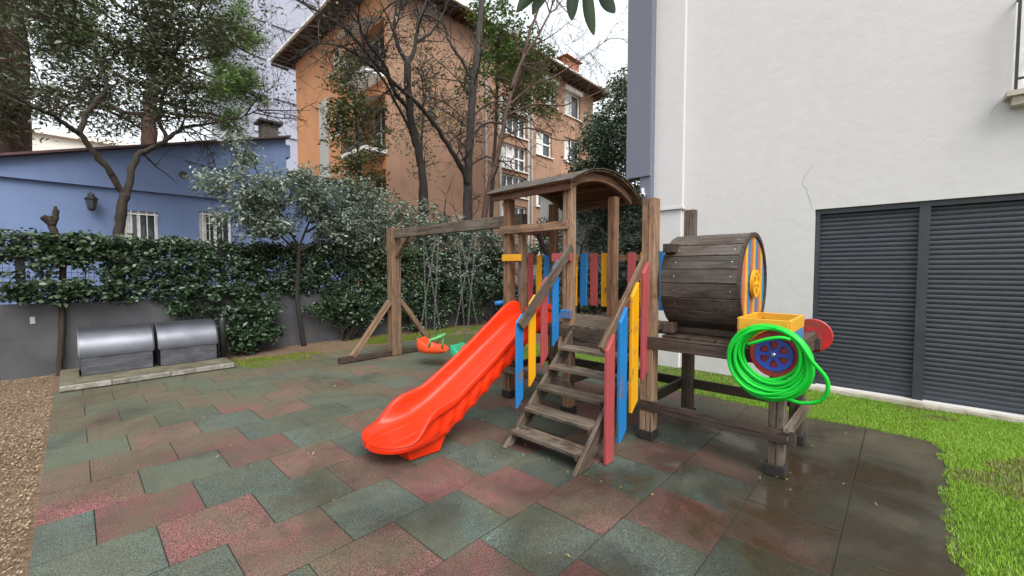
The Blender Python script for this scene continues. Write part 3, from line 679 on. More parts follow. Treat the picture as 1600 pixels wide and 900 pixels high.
# lower wing at the right
wg = MB(); wg.box(4.32, 7.25, 14.9, 18, -0.1, 4.62); wg.build('wing_wall', M_['bluewall'], bh)
MB().box(4.32, 7.4, 14.7, 18.2, 4.64, 4.75).build('wing_roof', M_['rooffelt'], bh)
MB().tube([(7.2, 14.68, 4.66), (7.42, 14.5, 4.45), (7.5, 14.45, 4.2)], .05, 8).build('downpipe', M_['trimwhite'], bh)
lt = thing('wall_lantern', (0.34, HY - .1, 2.8), 'black iron wall lantern on the blue house left of its windows', 'lantern')
MB().lathe((0.34, HY - .2, 2.80), (0, 0, 1), [(0, .02), (.03, .06), (.05, .065), (.24, .10), (.26, .12), (.34, .04), (.38, .02)], 6).build('lamp_body', M_['iron'], lt)
MB().lathe((0.34, HY - .2, 2.865), (0, 0, 1), [(0, .072), (.16, .1005)], 6).build('lamp_glass', M_['glass'], lt)
MB().tube([(0.34, HY - .2, 3.16), (0.34, HY - .1, 3.22), (0.34, HY + .0, 3.1)], .014, 5).box(.29, .39, HY - .02, HY - .002, 2.98, 3.2).build('bracket', M_['iron'], lt)

# ================================================================ ORANGE APARTMENT HOUSE
CX, CY, EH = 9.45, 16.24, 13.75
ob = thing('orange_apartment_house', (CX, CY, 0), 'orange rendered apartment house with overhanging hipped roof behind the bare trees', 'building')
rw = [(6.95, 9.05, 9.1, 10.3), (6.95, 9.05, 7.2, 8.6), (6.95, 9.05, 5.7, 6.9), (6.95, 9.05, 3.7, 5.2), (9.9, 11.45, 8.5, 10.05), (9.9, 11.45, 5.4, 6.95), (9.9, 11.45, 2.4, 3.95), (12.75, 14.55, 11.6, 13.2), (12.75, 14.55, 8.6, 10.2), (12.75, 14.55, 5.5, 7.1), (10.4, 11.9, 11.7, 13.1)]
wall_holes((CX, CY, 0), (1, 0, 0), (0, -1, 0), 16.1, -0.1, EH, rw, 0.22, ob, M_['buffwall'])
for i, (u0, u1, v0, v1) in enumerate(rw):
    window((CX, CY, 0), (1, 0, 0), (0, -1, 0), u0, u1, v0, v1, 0.22, ob, 4 if i < 4 else 2, 2 if i in (1, 4) else 1, 0.09, True, [0, .6, 0, .4, .5, .3, .4, .45, .4, .4, .8][i], bars=0, boxtop=(i in (7, 10)))
lw = [(0.15, 2.15, 9.9, 12.2), (0.15, 2.15, 6.7, 9.0), (0.15, 2.15, 3.5, 5.9), (4.3, 5.4, 11.45, 12.7), (4.3, 5.4, 8.3, 9.6)]
wall_holes((CX, CY, 0), (0, 1, 0), (-1, 0, 0), 10.2, -0.1, EH, lw, 0.6, ob, M_['orangewall'], 'front_wall')
for i, (u0, u1, v0, v1) in enumerate(lw):
    window((CX, CY, 0), (0, 1, 0), (-1, 0, 0), u0, u1, v0, v1, 0.6 if i < 3 else 0.2, ob, 3 if i < 3 else 1, 2, 0.08, i > 2, .5)
for k, z in enumerate((9.9, 6.7, 3.5)):      # balconies on the near corner
    bl = MB().box(CX - 1.0, CX - .002, CY + .05, CY + 2.3, z - .18, z - .02).build('balcony', M_['trimwhite'], ob)
    rl = MB()
    for j in range(24): y = CY + .08 + j * 2.18 / 23; rl.bar((CX - .97, y, z - .02), (CX - .97, y, z + .95), .02, .02, up=(0, 1, 0))
    for j in range(10): x = CX - .97 + j * .1; rl.bar((x, CY + .08, z - .02), (x, CY + .08, z + .95), .02, .02, up=(0, 1, 0)); rl.bar((x, CY + 2.26, z - .02), (x, CY + 2.26, z + .95), .02, .02, up=(0, 1, 0))
    for zz in (z + .95, z + .08): rl.bar((CX - .97, CY + .06, zz), (CX - .97, CY + 2.28, zz), .04, .04); rl.bar((CX - .97, CY + .08, zz), (CX, CY + .08, zz), .04, .04)
    rl.build('railing', M_['iron'], bl)
    if k < 2:
        aw = MB(); K = 10
        for j in range(K):
            y0, y1 = CY + .05 + 2.2 * j / K, CY + .05 + 2.2 * (j + 1) / K
            aw.poly([(CX - .02, y0, z + 2.35), (CX - .02, y1, z + 2.35), (CX - 1.3, y1, z + 1.75 + .03 * ((j + 1) % 2)), (CX - 1.3, y0, z + 1.75 + .03 * (j % 2))])
        aw.build('awning', M_['trimwhite'], bl)
MB().box(CX - .05, CX - .002, CY + 5.8, CY + 6.9, 2, 10.5).build('pilaster_strip', M_['palewall'], ob)
MB().box(16.25, 18.65, CY - .06, CY - .002, 10.36, 11.0).box(16.2, 16.36, CY - .06, CY - .002, -.1, 10.36).box(18.54, 18.7, CY - .06, CY - .002, -.1, 10.36).build('stair_surround', M_['palewall'], ob)
rfm = MB(); ov = 1.0
e = [(CX - ov, CY - ov, EH), (CX + 16.1 + ov, CY - ov, EH), (CX + 16.1 + ov, CY + 10.2 + ov, EH), (CX - ov, CY + 10.2 + ov, EH)]
rdg = [(CX + 5, CY + 5.1, EH + 3.0), (CX + 11, CY + 5.1, EH + 3.0)]; e2 = [(x, y, z + .14) for x, y, z in e]
rfm.poly([e2[0], e2[1], rdg[1], rdg[0]]).poly([e2[1], e2[2], rdg[1]]).poly([e2[2], e2[3], rdg[0], rdg[1]]).poly([e2[3], e2[0], rdg[0]])
for i in range(4): rfm.poly([e[i], e[(i + 1) % 4], e2[(i + 1) % 4], e2[i]])
orf = rfm.build('roof', M_['rooftile'], ob)
MB().poly([(x, y, z - .004) for x, y, z in e[::-1]]).build('soffit', M_['soffit'], orf)
raf = MB()
for k in range(36): x = CX - .9 + k * .5; raf.box(x, x + .09, CY - ov + .03, CY - .002, EH - .12, EH - .005)
for k in range(23): y = CY + .3 + k * .5; raf.box(CX - ov + .03, CX - .002, y, y + .09, EH - .12, EH - .005)
raf.build('rafter', M_['soffit'], orf)
gt = MB(); g0, g1, g2 = (CX - ov - .06, CY + 10.2 + ov, EH + .05), (CX - ov - .06, CY - ov - .06, EH + .05), (CX + 16.1 + ov, CY - ov - .06, EH + .05)
gt.bar(g0, g1, .12, .12).bar(g1, g2, .12, .12); gt.build('gutter', M_['trimwhite'], orf)
ck = MB().box(23.6, 25.1, CY + .9, CY + 1.9, EH + .3, 16.0).build('chimney', M_['brick'], orf)
MB().poly([(23.4, CY + .7, 16.15), (25.3, CY + .7, 16.15), (24.35, CY + 1.4, 16.65)]).poly([(25.3, CY + .7, 16.15), (25.3, CY + 2.1, 16.15), (24.35, CY + 1.4, 16.65)]).poly([(25.3, CY + 2.1, 16.15), (23.4, CY + 2.1, 16.15), (24.35, CY + 1.4, 16.65)]).poly([(23.4, CY + 2.1, 16.15), (23.4, CY + .7, 16.15), (24.35, CY + 1.4, 16.65)]).box(23.7, 23.9, CY + 1, CY + 1.8, 16.0, 16.15).box(24.8, 25.0, CY + 1, CY + 1.8, 16, 16.15).box(23.4, 25.3, CY + .7, CY + 2.1, 16.12, 16.148).build('chimney_hood', M_['brick'], orf)
MB().poly([(CX + 16.1, CY, -.1), (CX + 16.1, CY + 10.2, -.1), (CX + 16.1, CY + 10.2, EH), (CX + 16.1, CY, EH)]).poly([(CX, CY + 10.2, -.1), (CX, CY + 10.2, EH), (CX + 16.1, CY + 10.2, EH), (CX + 16.1, CY + 10.2, -.1)]).build('rear_wall', M_['buffwall'], ob)
MB().tube([(15.2, CY - .05, -.1), (15.2, CY - .05, EH - .1)], .06, 8).tube([(18.9, CY - .05, -.1), (18.9, CY - .05, EH - .1)], .06, 8).build('downpipe', M_['palewall'], ob)

# distant buildings
lb = thing('lilac_tower_block', (22, 45, 0), 'tall pale lilac apartment tower behind the orange house', 'building')
lw2 = [(1.6 + 5 * k, 3.0 + 5 * k, 2 + 3.1 * j, 3.5 + 3.1 * j) for k in range(2, 4) for j in range(10)]
wall_holes((10.95, 40, 0), (1, 0, 0), (0, -1, 0), 24, -.1, 34, lw2, .2, lb, M_['lilac'])
for h in lw2: window((10.95, 40, 0), (1, 0, 0), (0, -1, 0), *h, .2, lb, 2, 1, .1)
MB().poly([(10.95, 40, -.1), (10.95, 40, 34), (10.95, 55, 34), (10.95, 55, -.1)]).poly([(10.95, 40, 34), (34.95, 40, 34), (34.95, 55, 34), (10.95, 55, 34)]).build('side_wall', M_['lilac'], lb)
MB().box(11.9, 12.3, 39.7, 39.998, -.1, 33.9).build('corner_rib', M_['lilac'], lb)
for k in range(10): MB().box(10.85, 34.95, 39.86, 39.998, 3.9 + 3.1 * k, 4.06 + 3.1 * k).build('floor_band', M_['lilac'], lb)
cb = thing('cream_apartment_block', (2, 48, 0), 'far cream apartment block showing over the roof of the blue house', 'building')
cw = [(2 + 3.6 * k, 3.7 + 3.6 * k, 2 + 3.1 * j, 3.6 + 3.1 * j) for k in range(6) for j in range(3)]
wall_holes((-14, 46, 0), (1, 0, 0), (0, -1, 0), 24, -.1, 11.4, cw, .25, cb, M_['cream'])
for h in cw: window((-14, 46, 0), (1, 0, 0), (0, -1, 0), *h, .25, cb, 2, 1, .1, curtain=.7)
MB().poly([(-14, 46, 11.4), (10, 46, 11.4), (10, 58, 11.4), (-14, 58, 11.4)]).box(-14.3, 10.3, 45.6, 46.3, 11.4, 11.7).build('roof', M_['cream'], cb)
# low pale outbuilding behind the tower, with an air conditioner on its wall
hut = thing('outbuilding', (14, 11, 0), 'low pale rendered outbuilding half hidden by shrubs behind the play tower', 'building')
wall_holes((12.4, 10.2, 0), (.78, -.62, 0), (-.62, -.78, 0), 9, -.1, 4.6, [(4.4, 5.2, 0.1, 2.2)], .15, hut, M_['palewall'])
MB().bar(Vector((12.4, 10.2, 4.66)), Vector((12.4 + 9 * .78, 10.2 - 9 * .62, 4.66)), .5, .1).build('roof', M_['rooffelt'], hut)
dv = Vector((.78, -.62, 0)); nv = Vector((-.62, -.78, 0)); dp = Vector((12.4, 10.2, 0)) + dv * 4.8 - nv * .12
MB().bar(dp + Vector((0, 0, .1)), dp + Vector((0, 0, 2.2)), .8, .05, up=nv).build('door', M_['gardenwall'], hut)
ac = thing('air_conditioner', tuple(Vector((12.4, 10.2, 2.6)) + dv * 2.2 + nv * .2), 'grey air conditioner unit with round fan on the pale outbuilding wall', 'air conditioner')
pc = Vector((12.4, 10.2, 2.9)) + dv * 2.2
MB().bar(pc + nv * .22 - dv * .42, pc + nv * .22 + dv * .42, .34, .6).build('casing', M_['palewall'], ac)
MB().lathe(pc + nv * .395 - dv * .1, nv, [(0, .24), (.012, .24), (.013, .05), (.03, .045)], 20).build('fan_grille', M_['iron'], ac)
MB().bar(pc + nv * .01 - dv * .3 - Vector((0, 0, .33)), pc + nv * .4 - dv * .3 - Vector((0, 0, .33)), .04, .04).bar(pc + nv * .01 + dv * .3 - Vector((0, 0, .33)), pc + nv * .4 + dv * .3 - Vector((0, 0, .33)), .04, .04).build('bracket', M_['iron'], ac)
ub = MB().box(11.2, 12.2, 8.6, 9.6, -.05, 2.0).build('utility_cabinet', M_['palewall'])
tag(ub, 'pale concrete utility cabinet behind the colourful pickets of the tower', 'cabinet')

# ================================================================ TREES AND SHRUBS
def tree(name, loc, label, cat='tree', group=None): return thing(name, loc, label, cat, group)
def crown(P, size, mat, parent, name='crown', **k): return kind(link(name, leaf_mesh(name, P, size, **k), mat, parent), 'stuff')

# forked tree in front of the blue house
T = tree('forked_tree', (0.6, 10.5, 0), 'dark forked tree with crooked limbs in front of the blue house')
m = MB(); tips = []
trunk = limb(m, [(0.58, 10.5, -0.1), (0.60, 10.5, 1.0), (0.60, 10.50, 1.78), (0.62, 10.50, 2.20), (0.66, 10.50, 2.55), (0.72, 10.50, 2.95)], 0.095, 0.075, 10, .01)
Ls = [(limb(m, [(0.70, 10.5, 2.80), (0.72, 10.50, 2.91), (0.58, 10.45, 3.17), (0.44, 10.40, 3.42), (0.28, 10.35, 3.68), (0.15, 10.30, 3.89)], .058, .046, 8, .012), 0),
 (limb(m, [(0.15, 10.30, 3.87), (-0.01, 10.15, 3.95), (-0.16, 10.00, 4.02), (-0.34, 9.85, 4.06), (-0.52, 9.70, 4.11), (-1.1, 9.4, 4.3)], .045, .015, 7, .012), 7),
 (limb(m, [(0.16, 10.29, 3.85), (0.26, 10.40, 4.21), (0.41, 10.50, 4.56), (0.54, 10.60, 4.91), (0.50, 10.70, 5.21), (0.42, 10.80, 5.55), (0.20, 10.90, 5.90), (-0.10, 11.00, 6.20), (-0.24, 11.10, 6.55), (-.6, 11.3, 7.4)], .046, .016, 8, .012), 15),
 (limb(m, [(0.72, 10.50, 2.85), (0.81, 10.58, 3.28), (0.93, 10.66, 3.68), (1.18, 10.74, 3.93), (1.44, 10.82, 4.19)], .058, .046, 8, .012), 2),
 (limb(m, [(1.43, 10.83, 4.15), (1.31, 10.90, 4.49), (1.39, 10.95, 5.03), (1.47, 11.00, 5.58), (1.45, 11.05, 6.10), (1.55, 11.10, 6.67), (1.62, 11.15, 7.49)], .042, .018, 7, .012), 15),
 (limb(m, [(1.42, 10.82, 4.17), (1.68, 11.00, 4.48), (1.98, 11.15, 4.64), (2.36, 11.30, 4.86), (2.83, 11.45, 5.09), (3.3, 11.5, 5.5)], .042, .012, 7, .012), 10),
 (limb(m, [(1.46, 11.0, 5.55), (1.65, 10.85, 6.10), (1.85, 10.75, 6.59), (2.06, 10.65, 7.09), (2.4, 10.5, 7.8)], .038, .012, 6, .012), 9)]
for P, c in Ls:
    if c: sprout(m, P, .018, c, 1.15, 3, tips, 1.0, 0.1, 0.1)
m.build('trunk', M_['barkbrown'], T, True)
tp = [t for t in tips if t.z > 4.55 + 0.2 * abs(t.x - 1) and rnd.random() < .8 and (t.x < 1.9 or t.z > 6.1 or rnd.random() < .12)]
crown(around(tp, 4, 0.15), 0.08, M_['darkleaf'], T)
# tall dark conifer at the left edge
T = tree('dark_conifer', (-1.3, 19.5, 0), 'huge dark conifer with a thick red brown trunk at the left edge', 'conifer')
m = MB(); tr = limb(m, [(-1.25, 19.5, -.1), (-1.2, 19.5, 4), (-1.15, 19.5, 8), (-1.05, 19.5, 13), (-1.0, 19.5, 17)], 0.72, 0.25, 14, .03)
tips = []
for k in range(22):
    i = int(len(tr) * rnd.uniform(.38, .95)); i = min(i, len(tr) - 1); p = tr[i]; a = rnd.uniform(-2.9, 0.9)
    d = Vector((math.cos(a), math.sin(a), rnd.uniform(-.25, .25))); L = rnd.uniform(3.0, 5.5)
    P = limb(m, [p, p + d * L * .35 + Vector((0, 0, .2)), p + d * L * .7, p + d * L + Vector((0, 0, -.5))], .1, .02, 5); sprout(m, P, .025, 7, 1.1, 2, tips, 1.0, -.05, .2)
m.build('trunk', M_['barkred'], T, True)
crown(around(tips, 11, 0.28), 0.17, M_['darkleaf'], T, aspect=.3)
# umbrella pine behind the blue house
T = tree('pine_tree', (2.1, 20, 0), 'pine tree with bright green needle clumps behind the blue house roof', 'pine tree')
m = MB(); tr = limb(m, [(2.0, 20, -.1), (2.10, 20, 3), (2.10, 20.00, 5.74), (2.14, 20.00, 7.12), (2.23, 20.00, 8.52), (2.41, 20.00, 10.40), (2.56, 20.00, 12.73), (2.6, 20, 14)], .28, .13, 12, .03); tips = []
for z, dx, dy, dz in ((8.6, 3.0, -.6, .2), (9.2, 2.4, .8, 1.0), (9.6, 3.4, -.3, -.8), (10.2, 2.6, -1.0, .5), (10.8, 3.2, .5, -.3), (11.5, 2.4, -.3, 1.0), (7.9, 2.7, .1, -.2), (8.2, -2.4, -.6, .6), (9.2, -2.8, .4, .5), (10.5, -2.6, -.5, 1), (11.8, -1.5, .8, 1), (12.6, 1.0, -.6, 1.2), (7.3, 2.2, -.6, -.1), (7.0, -1.7, -.3, -.2)):
    i = min(range(len(tr)), key=lambda q: abs(tr[q].z - z)); p = tr[i]
    P = limb(m, [p, p + Vector((dx * .35, dy * .3, dz * .2 - .1)), p + Vector((dx * .7, dy * .7, dz * .6)), p + Vector((dx, dy, dz))], .085, .025, 6)
    if z > 7.4: sprout(m, P, .03, 7, .8, 2, tips, .8, .25, .45)
    else: sprout(m, P, .03, 4, .5, 2, [], .8, .25, .45)
m.build('trunk', M_['barkred'], T, True)
tv = [t for t in tips]
crown(around(tv, 16, 0.16), 0.22, M_['needle'], T, aspect=.12, up=.2, droop=-.1)

# bare trees before the orange house
def bare_tree(name, loc, label, limbs, mat, twig=None, leaf=None):
    T = tree(name, loc, label); m = MB(); tips = []
    for pts, r0, r1, c, L in limbs:
        P = limb(m, pts, r0, r1, 8, 0.012)
        if c: sprout(m, P, min(.032, r1 * 1.1), int(c * 1.35), L * 1.25, 3, tips, 1.0, .22, .15, .5, 4, .62)
    m.build('trunk', mat, T, True); leaf = leaf or (1, .12, .10, M_['olive'], lambda t: rnd.random() < .05 and t.z < 9)
    if leaf:
        per, sg, sz, mt, cond = leaf; tp = [t for t in tips if cond(t)]
        if tp: crown(around(tp, per, sg), sz, mt, T)
    return T
bare_tree('bare_tree', (9.85, 11.5, 0), 'tall bare tree with a dark knobbly trunk and a long limb leaning left', [
 ([(9.8, 11.5, -.1), (9.87, 11.50, 1.57), (9.85, 11.50, 3.30), (9.89, 11.50, 4.79), (9.99, 11.50, 6.18), (10.12, 11.50, 7.80), (10.34, 11.50, 9.23), (10.50, 11.50, 10.43), (10.60, 11.50, 11.84), (10.8, 11.5, 14)], .20, .09, 9, 1.5),
 ([(9.78, 11.45, 4.6), (9.68, 11.40, 4.86), (8.94, 11.25, 5.57), (8.18, 11.10, 6.19), (7.36, 10.95, 6.63), (6.41, 10.80, 6.94), (5.65, 10.65, 7.32), (5.06, 10.50, 7.61), (4.28, 10.35, 7.68), (3.58, 10.20, 7.67)], .12, .02, 12, 1.2),
 ([(10.12, 11.50, 8.4), (9.57, 11.65, 9.11), (9.27, 11.80, 9.60), (9.16, 11.95, 10.27), (8.43, 12.10, 10.86)], .07, .02, 6, 1.1),
 ([(10.0, 11.5, 6.3), (10.6, 11.3, 6.9), (11.4, 11.2, 7.0), (12.2, 11.1, 6.6), (13.0, 11.0, 6.0)], .05, .015, 5, 1.0),
 ([(10.0, 11.5, 7.0), (10.8, 11.3, 7.7), (11.9, 11.2, 7.9), (13.2, 11.0, 7.4)], .045, .015, 5, 1.0),
 ([(9.9, 11.5, 5.2), (10.6, 11.3, 5.7), (11.5, 11.2, 5.6), (12.6, 11.1, 5.1)], .045, .015, 4, 1.0)], M_['barkgrey'])
bare_tree('bare_tree', (7.67, 11, 0), 'bare tree forking into a high Y with arching limbs on the left', [
 ([(7.65, 11, -.1), (7.67, 11.00, 1.97), (7.66, 11.00, 3.87), (7.53, 11.00, 4.94), (7.33, 11.00, 5.57), (7.18, 11.00, 6.21), (7.10, 11.00, 7.13), (7.11, 11.00, 7.78)], .15, .10, 0, 1),
 ([(7.11, 11.00, 7.66), (6.85, 11.10, 8.20), (6.79, 11.20, 8.67), (6.93, 11.30, 9.42), (7.06, 11.40, 10.09)], .075, .03, 5, 1.0),
 ([(7.11, 11.00, 7.66), (7.48, 11.10, 8.44), (7.62, 11.20, 9.21), (7.86, 11.30, 9.65), (8.14, 11.40, 10.41)], .075, .03, 4, 1.0),
 ([(7.53, 11.10, 8.55), (8.08, 11.20, 9.06), (8.61, 11.30, 9.87), (9.02, 11.40, 10.82)], .05, .02, 4, 1.0),
 ([(7.18, 11.00, 6.30), (6.54, 10.85, 6.72), (6.15, 10.70, 7.26), (5.52, 10.55, 7.65), (5.19, 10.40, 8.10), (4.6, 10.2, 8.5)], .075, .02, 9, 1.2),
 ([(7.35, 11, 5.5), (6.6, 10.8, 6.3), (5.9, 10.6, 6.9), (5.0, 10.4, 7.1), (4.2, 10.2, 6.9), (3.7, 10.1, 6.4)], .05, .012, 9, 1.1)], M_['barkdark'])
bare_tree('slender_tree', (9.6, 10.5, 0), 'slender reddish bare tree leaning right beside the knobbly trunk', [
 ([(9.55, 10.45, -.1), (9.61, 10.50, 1.57), (9.86, 10.60, 3.45), (10.20, 10.70, 4.50), (10.72, 10.80, 5.73), (11.39, 10.90, 7.78), (12.11, 11.00, 9.22), (12.70, 11.10, 10.70), (13.62, 11.20, 12.64), (14.16, 11.30, 13.72)], .13, .04, 8, 1.5),
 ([(11.5, 10.90, 8.3), (12.33, 11.00, 9.78), (13.22, 11.10, 10.90), (14.17, 11.20, 12.37), (14.83, 11.30, 13.64)], .07, .03, 6, 1.5),
 ([(11.3, 10.90, 7.6), (12.44, 10.70, 8.63), (13.80, 10.50, 9.44), (15.34, 10.30, 10.64), (17.09, 10.10, 12.06)], .05, .012, 12, 1.6),
 ([(11.2, 10.9, 7.2), (12.4, 10.6, 7.9), (13.9, 10.2, 8.2), (15.5, 9.8, 9.0), (17.5, 9.4, 10.2)], .045, .012, 10, 1.5),
 ([(10.9, 10.8, 6.3), (12.0, 10.5, 6.9), (13.4, 10.2, 6.7), (14.6, 9.9, 6.9)], .04, .012, 6, 1.3)], M_['barkred'])
# leafy trees near the orange house
def ell(c, r): return lambda P: (((P - np.array(c)) / np.array(r)) ** 2).sum(axis=1) < 1
def leafy(name, loc, label, trunk, r0, blobs, size, mat, bark, per=60, cr=.45, cat='tree'):
    T = tree(name, loc, label, cat); m = MB(); P = limb(m, trunk, r0, r0 * .4, 8); Ps = []
    for c, r, n in blobs:
        q = min(P, key=lambda t: (t - Vector(c)).length); limb(m, [q, (q + Vector(c)) / 2 + Vector((0, 0, .2)), Vector(c)], r0 * .35, .02, 5)
        sprout(m, smooth_path([q, Vector(c)], 6), .02, 6, max(r) * .8, 2, [], 1, .2, .3)
        lo, hi = np.array(c) - np.array(r), np.array(c) + np.array(r); Ps.append(clumps(n * 2, lo, hi, cr, per, ell(c, r)))
    m.build('trunk', bark, T, True); crown(np.vstack(Ps), size, mat, T); return T
leafy('leafy_tree', (12.4, 13, 0), 'green leafy tree crown hanging between the bare trunks and roof', [(12.4, 13, -.1), (12.5, 13, 4), (12.8, 13, 8), (12.9, 13, 11)], .12,
 [((12.6, 12.6, 11.2), (1.8, .9, 1.7), 62), ((14.3, 12.6, 10.6), (2.0, .9, 1.8), 70), ((13.2, 12.6, 9.0), (1.5, .8, 1.0), 26), ((15.4, 12.4, 9.3), (1.2, .7, .9), 22), ((11.6, 12.6, 9.0), (.9, .7, 1.0), 12)], .15, M_['greenleaf'], M_['barkgrey'], 50, .42)
leafy('ivy_clad_tree', (7.2, 14.2, 0), 'olive leaved tree climbing beside the balconies of the orange house', [(7.2, 14.2, -.1), (7.2, 14.2, 3), (7.1, 14.2, 6), (7.0, 14.2, 8)], .1,
 [((6.8, 14.2, 7.8), (.75, .6, 1.3), 22), ((7.3, 14.2, 6.6), (1.0, .6, 1.2), 30), ((7.0, 14.2, 5.2), (.9, .6, 1.0), 24), ((7.7, 14.2, 4.4), (.9, .6, .9), 18), ((6.3, 14.2, 6.4), (.5, .5, .7), 9)], .13, M_['olive'], M_['barkgrey'], 42, .36)
leafy('sparse_tree', (9.0, 13.2, 0), 'thin olive leaved tree against the buff wall between two bare trunks', [(9.0, 13.2, -.1), (9.0, 13.2, 4), (9.2, 13.2, 8)], .08,
 [((9.1, 13.2, 9.0), (1.5, .6, 1.4), 30), ((9.8, 13.2, 7.4), (1.3, .6, 1.3), 26), ((8.6, 13.2, 6.8), (1.0, .6, 1.1), 16), ((9.3, 13.2, 5.6), (.9, .6, .7), 10), ((11.0, 13.0, 7.6), (1.0, .6, 1.0), 12)], .10, M_['olive'], M_['barkgrey'], 26, .5)
leafy('evergreen_tree', (13.6, 8.0, 0), 'dense dark evergreen tree behind the play tower roof', [(13.6, 8, -.1), (13.6, 8, 3), (13.7, 8, 6.5)], .16,
 [((13.4, 8.0, 5.4), (1.7, 1.0, 1.5), 80), ((14.6, 8.0, 6.6), (1.3, .9, 1.7), 60), ((12.4, 8.2, 4.2), (1.2, .8, 1.0), 36), ((14.8, 7.8, 4.2), (1.3, .9, 1.3), 45), ((13.6, 8.3, 3.2), (1.0, .8, .8), 12), ((14.9, 8, 8.0), (.6, .6, 1.0), 14)], .13, M_['laurel'], M_['barkdark'], 56, .36)
leafy('evergreen_shrub', (11.0, 5.3, 0), 'dark leafy shrub behind the red and yellow pickets right of the tower', [(11.0, 5.3, -.1), (11.0, 5.3, 1.5), (11.1, 5.3, 3.4)], .07,
 [((11.2, 5.2, 2.9), (.9, .7, 1.0), 40), ((10.7, 5.6, 1.6), (1.0, .7, .9), 40), ((11.6, 5.0, 1.5), (.9, .7, 1.2), 34), ((10.6, 6.2, 0.9), (1.2, .7, .7), 30)], .11, M_['laurel'], M_['barkdark'], 50, .28, 'shrub')
leafy('evergreen_shrub', (9.6, 6.5, 0), 'dark leafy shrub seen through the back pickets of the tower', [(9.6, 6.5, -.1), (9.6, 6.5, 1.0), (9.7, 6.5, 2.2)], .06,
 [((9.3, 6.8, 1.3), (.8, .5, .9), 34), ((10.1, 6.3, .9), (.9, .5, .8), 34), ((9.1, 7.2, 2.3), (.7, .5, .8), 26), ((10.2, 6.4, 2.4), (.5, .4, .6), 9)], .09, M_['laurel'], M_['barkdark'], 44, .24, 'shrub')
leafy('far_evergreen_tree', (17.5, 10.4, 0), 'pale grey green tree top against the sky left of the grey cladding', [(17.5, 10.4, -.1), (17.5, 10.4, 5), (17.6, 10.4, 8.5)], .15,
 [((17.4, 10.2, 8.4), (1.4, .9, 1.4), 40), ((16.2, 10.2, 6.9), (1.5, .9, 1.2), 44), ((18.0, 10.0, 10.0), (.8, .7, 1.1), 16)], .15, M_['silverdark'], M_['barkgrey'], 44, .4)

# small tree, sky reflection painted into its pale leaf colour, at the garden wall
T = tree('silver_leaved_tree', (3.19, 8.9, 0), 'small tree with pale silvery leaves growing in front of the hedge')
m = MB(); tips = []
limb(m, [(3.19, 8.80, -.05), (3.12, 8.80, 0.51), (3.08, 8.81, 1.04), (3.12, 8.83, 1.55), (3.15, 8.85, 2.02)], .05, .04, 8)
for pts in ([(3.15, 8.85, 1.98), (2.93, 8.80, 2.37), (2.74, 8.75, 2.72), (2.55, 8.75, 3.05), (2.38, 8.70, 3.37), (2.3, 8.7, 3.7)], [(3.15, 8.85, 1.98), (3.36, 8.90, 2.47), (3.58, 9.00, 2.80), (3.67, 9.05, 3.2)], [(3.14, 8.85, 1.9), (2.8, 8.7, 2.15), (2.45, 8.6, 2.6), (2.1, 8.5, 2.75)],
            [(3.15, 8.85, 1.9), (3.7, 8.8, 2.2), (4.2, 8.8, 2.45), (4.9, 8.9, 2.6)], [(3.3, 8.85, 2.3), (3.9, 8.8, 2.75), (4.3, 8.8, 3.1)], [(2.9, 8.8, 2.4), (2.5, 8.7, 2.5), (2.25, 8.6, 2.5)], [(2.74, 8.75, 2.7), (3.0, 8.8, 3.0), (3.1, 8.9, 3.4)], [(3.4, 8.9, 2.5), (3.9, 9, 2.7), (4.4, 9.1, 2.95)], [(3.1, 8.85, 2.2), (2.5, 8.9, 2.5), (2.1, 9, 2.9), (1.95, 9, 3.2)]):
    P = limb(m, pts, .026, .008, 5); sprout(m, P, .009, 8, .58, 3, tips, 1.0, .05, .15)
m.build('trunk', M_['barkdark'], T, True)
tp = [t for t in tips if t.z > 1.9]
crown(around(tp, 3, .06), .085, M_['silver'], T, aspect=.42, up=.9, tint=rng.beta(1.1, 1.3, 3 * len(tp)))
# pale shrubs behind the swing
def shrub(name, loc, label, blobs, size, mat, per, cr, up=.7, n0=6):
    T = thing(name, loc, label, 'shrub'); m = MB(); Ps = []; b = Vector(loc)
    for c, r, n in blobs:
        for _ in range(n0): limb(m, [b + Vector((rnd.uniform(-.15, .15), rnd.uniform(-.1, .1), -.05)), (b + Vector(c)) / 2 + Vector((rnd.gauss(0, .1), rnd.gauss(0, .1), 0)), Vector(c) + Vector([rnd.uniform(-.5, .5) * q for q in r])], .02, .006, 5)
        lo, hi = np.array(c) - np.array(r), np.array(c) + np.array(r); Ps.append(clumps(n * 2, lo, hi, cr, per, ell(c, r)))
    P = np.vstack(Ps); P = P[P[:, 2] > 0.03]; kind(m.build('stems', M_['barkdark'], T, True), 'stuff'); crown(P, size, mat, T, 'foliage', up=up); return T
shrub('pale_shrub', (5.4, 9.6, 0), 'large pale leaved shrub rising above the swing beam', [((5.4, 9.6, 2.7), (1.0, .5, .8), 70), ((6.5, 9.6, 2.6), (1.0, .5, .8), 66), ((4.6, 9.5, 2.3), (.8, .5, .6), 40), ((7.6, 9.6, 2.5), (1.0, .5, .7), 50)], .09, M_['silverdark'], 44, .22)
shrub('pale_shrub', (8.4, 9.2, 0), 'pale leaved shrub behind the swing chains next to the tower posts', [((8.6, 9.3, 2.3), (1.0, .5, .7), 50), ((8.2, 9.0, 1.4), (1.1, .5, .6), 50), ((9.4, 9.2, 2.0), (.9, .5, .9), 44), ((7.2, 9.0, 1.6), (.9, .4, .6), 44)], .09, M_['silverdark'], 44, .22)
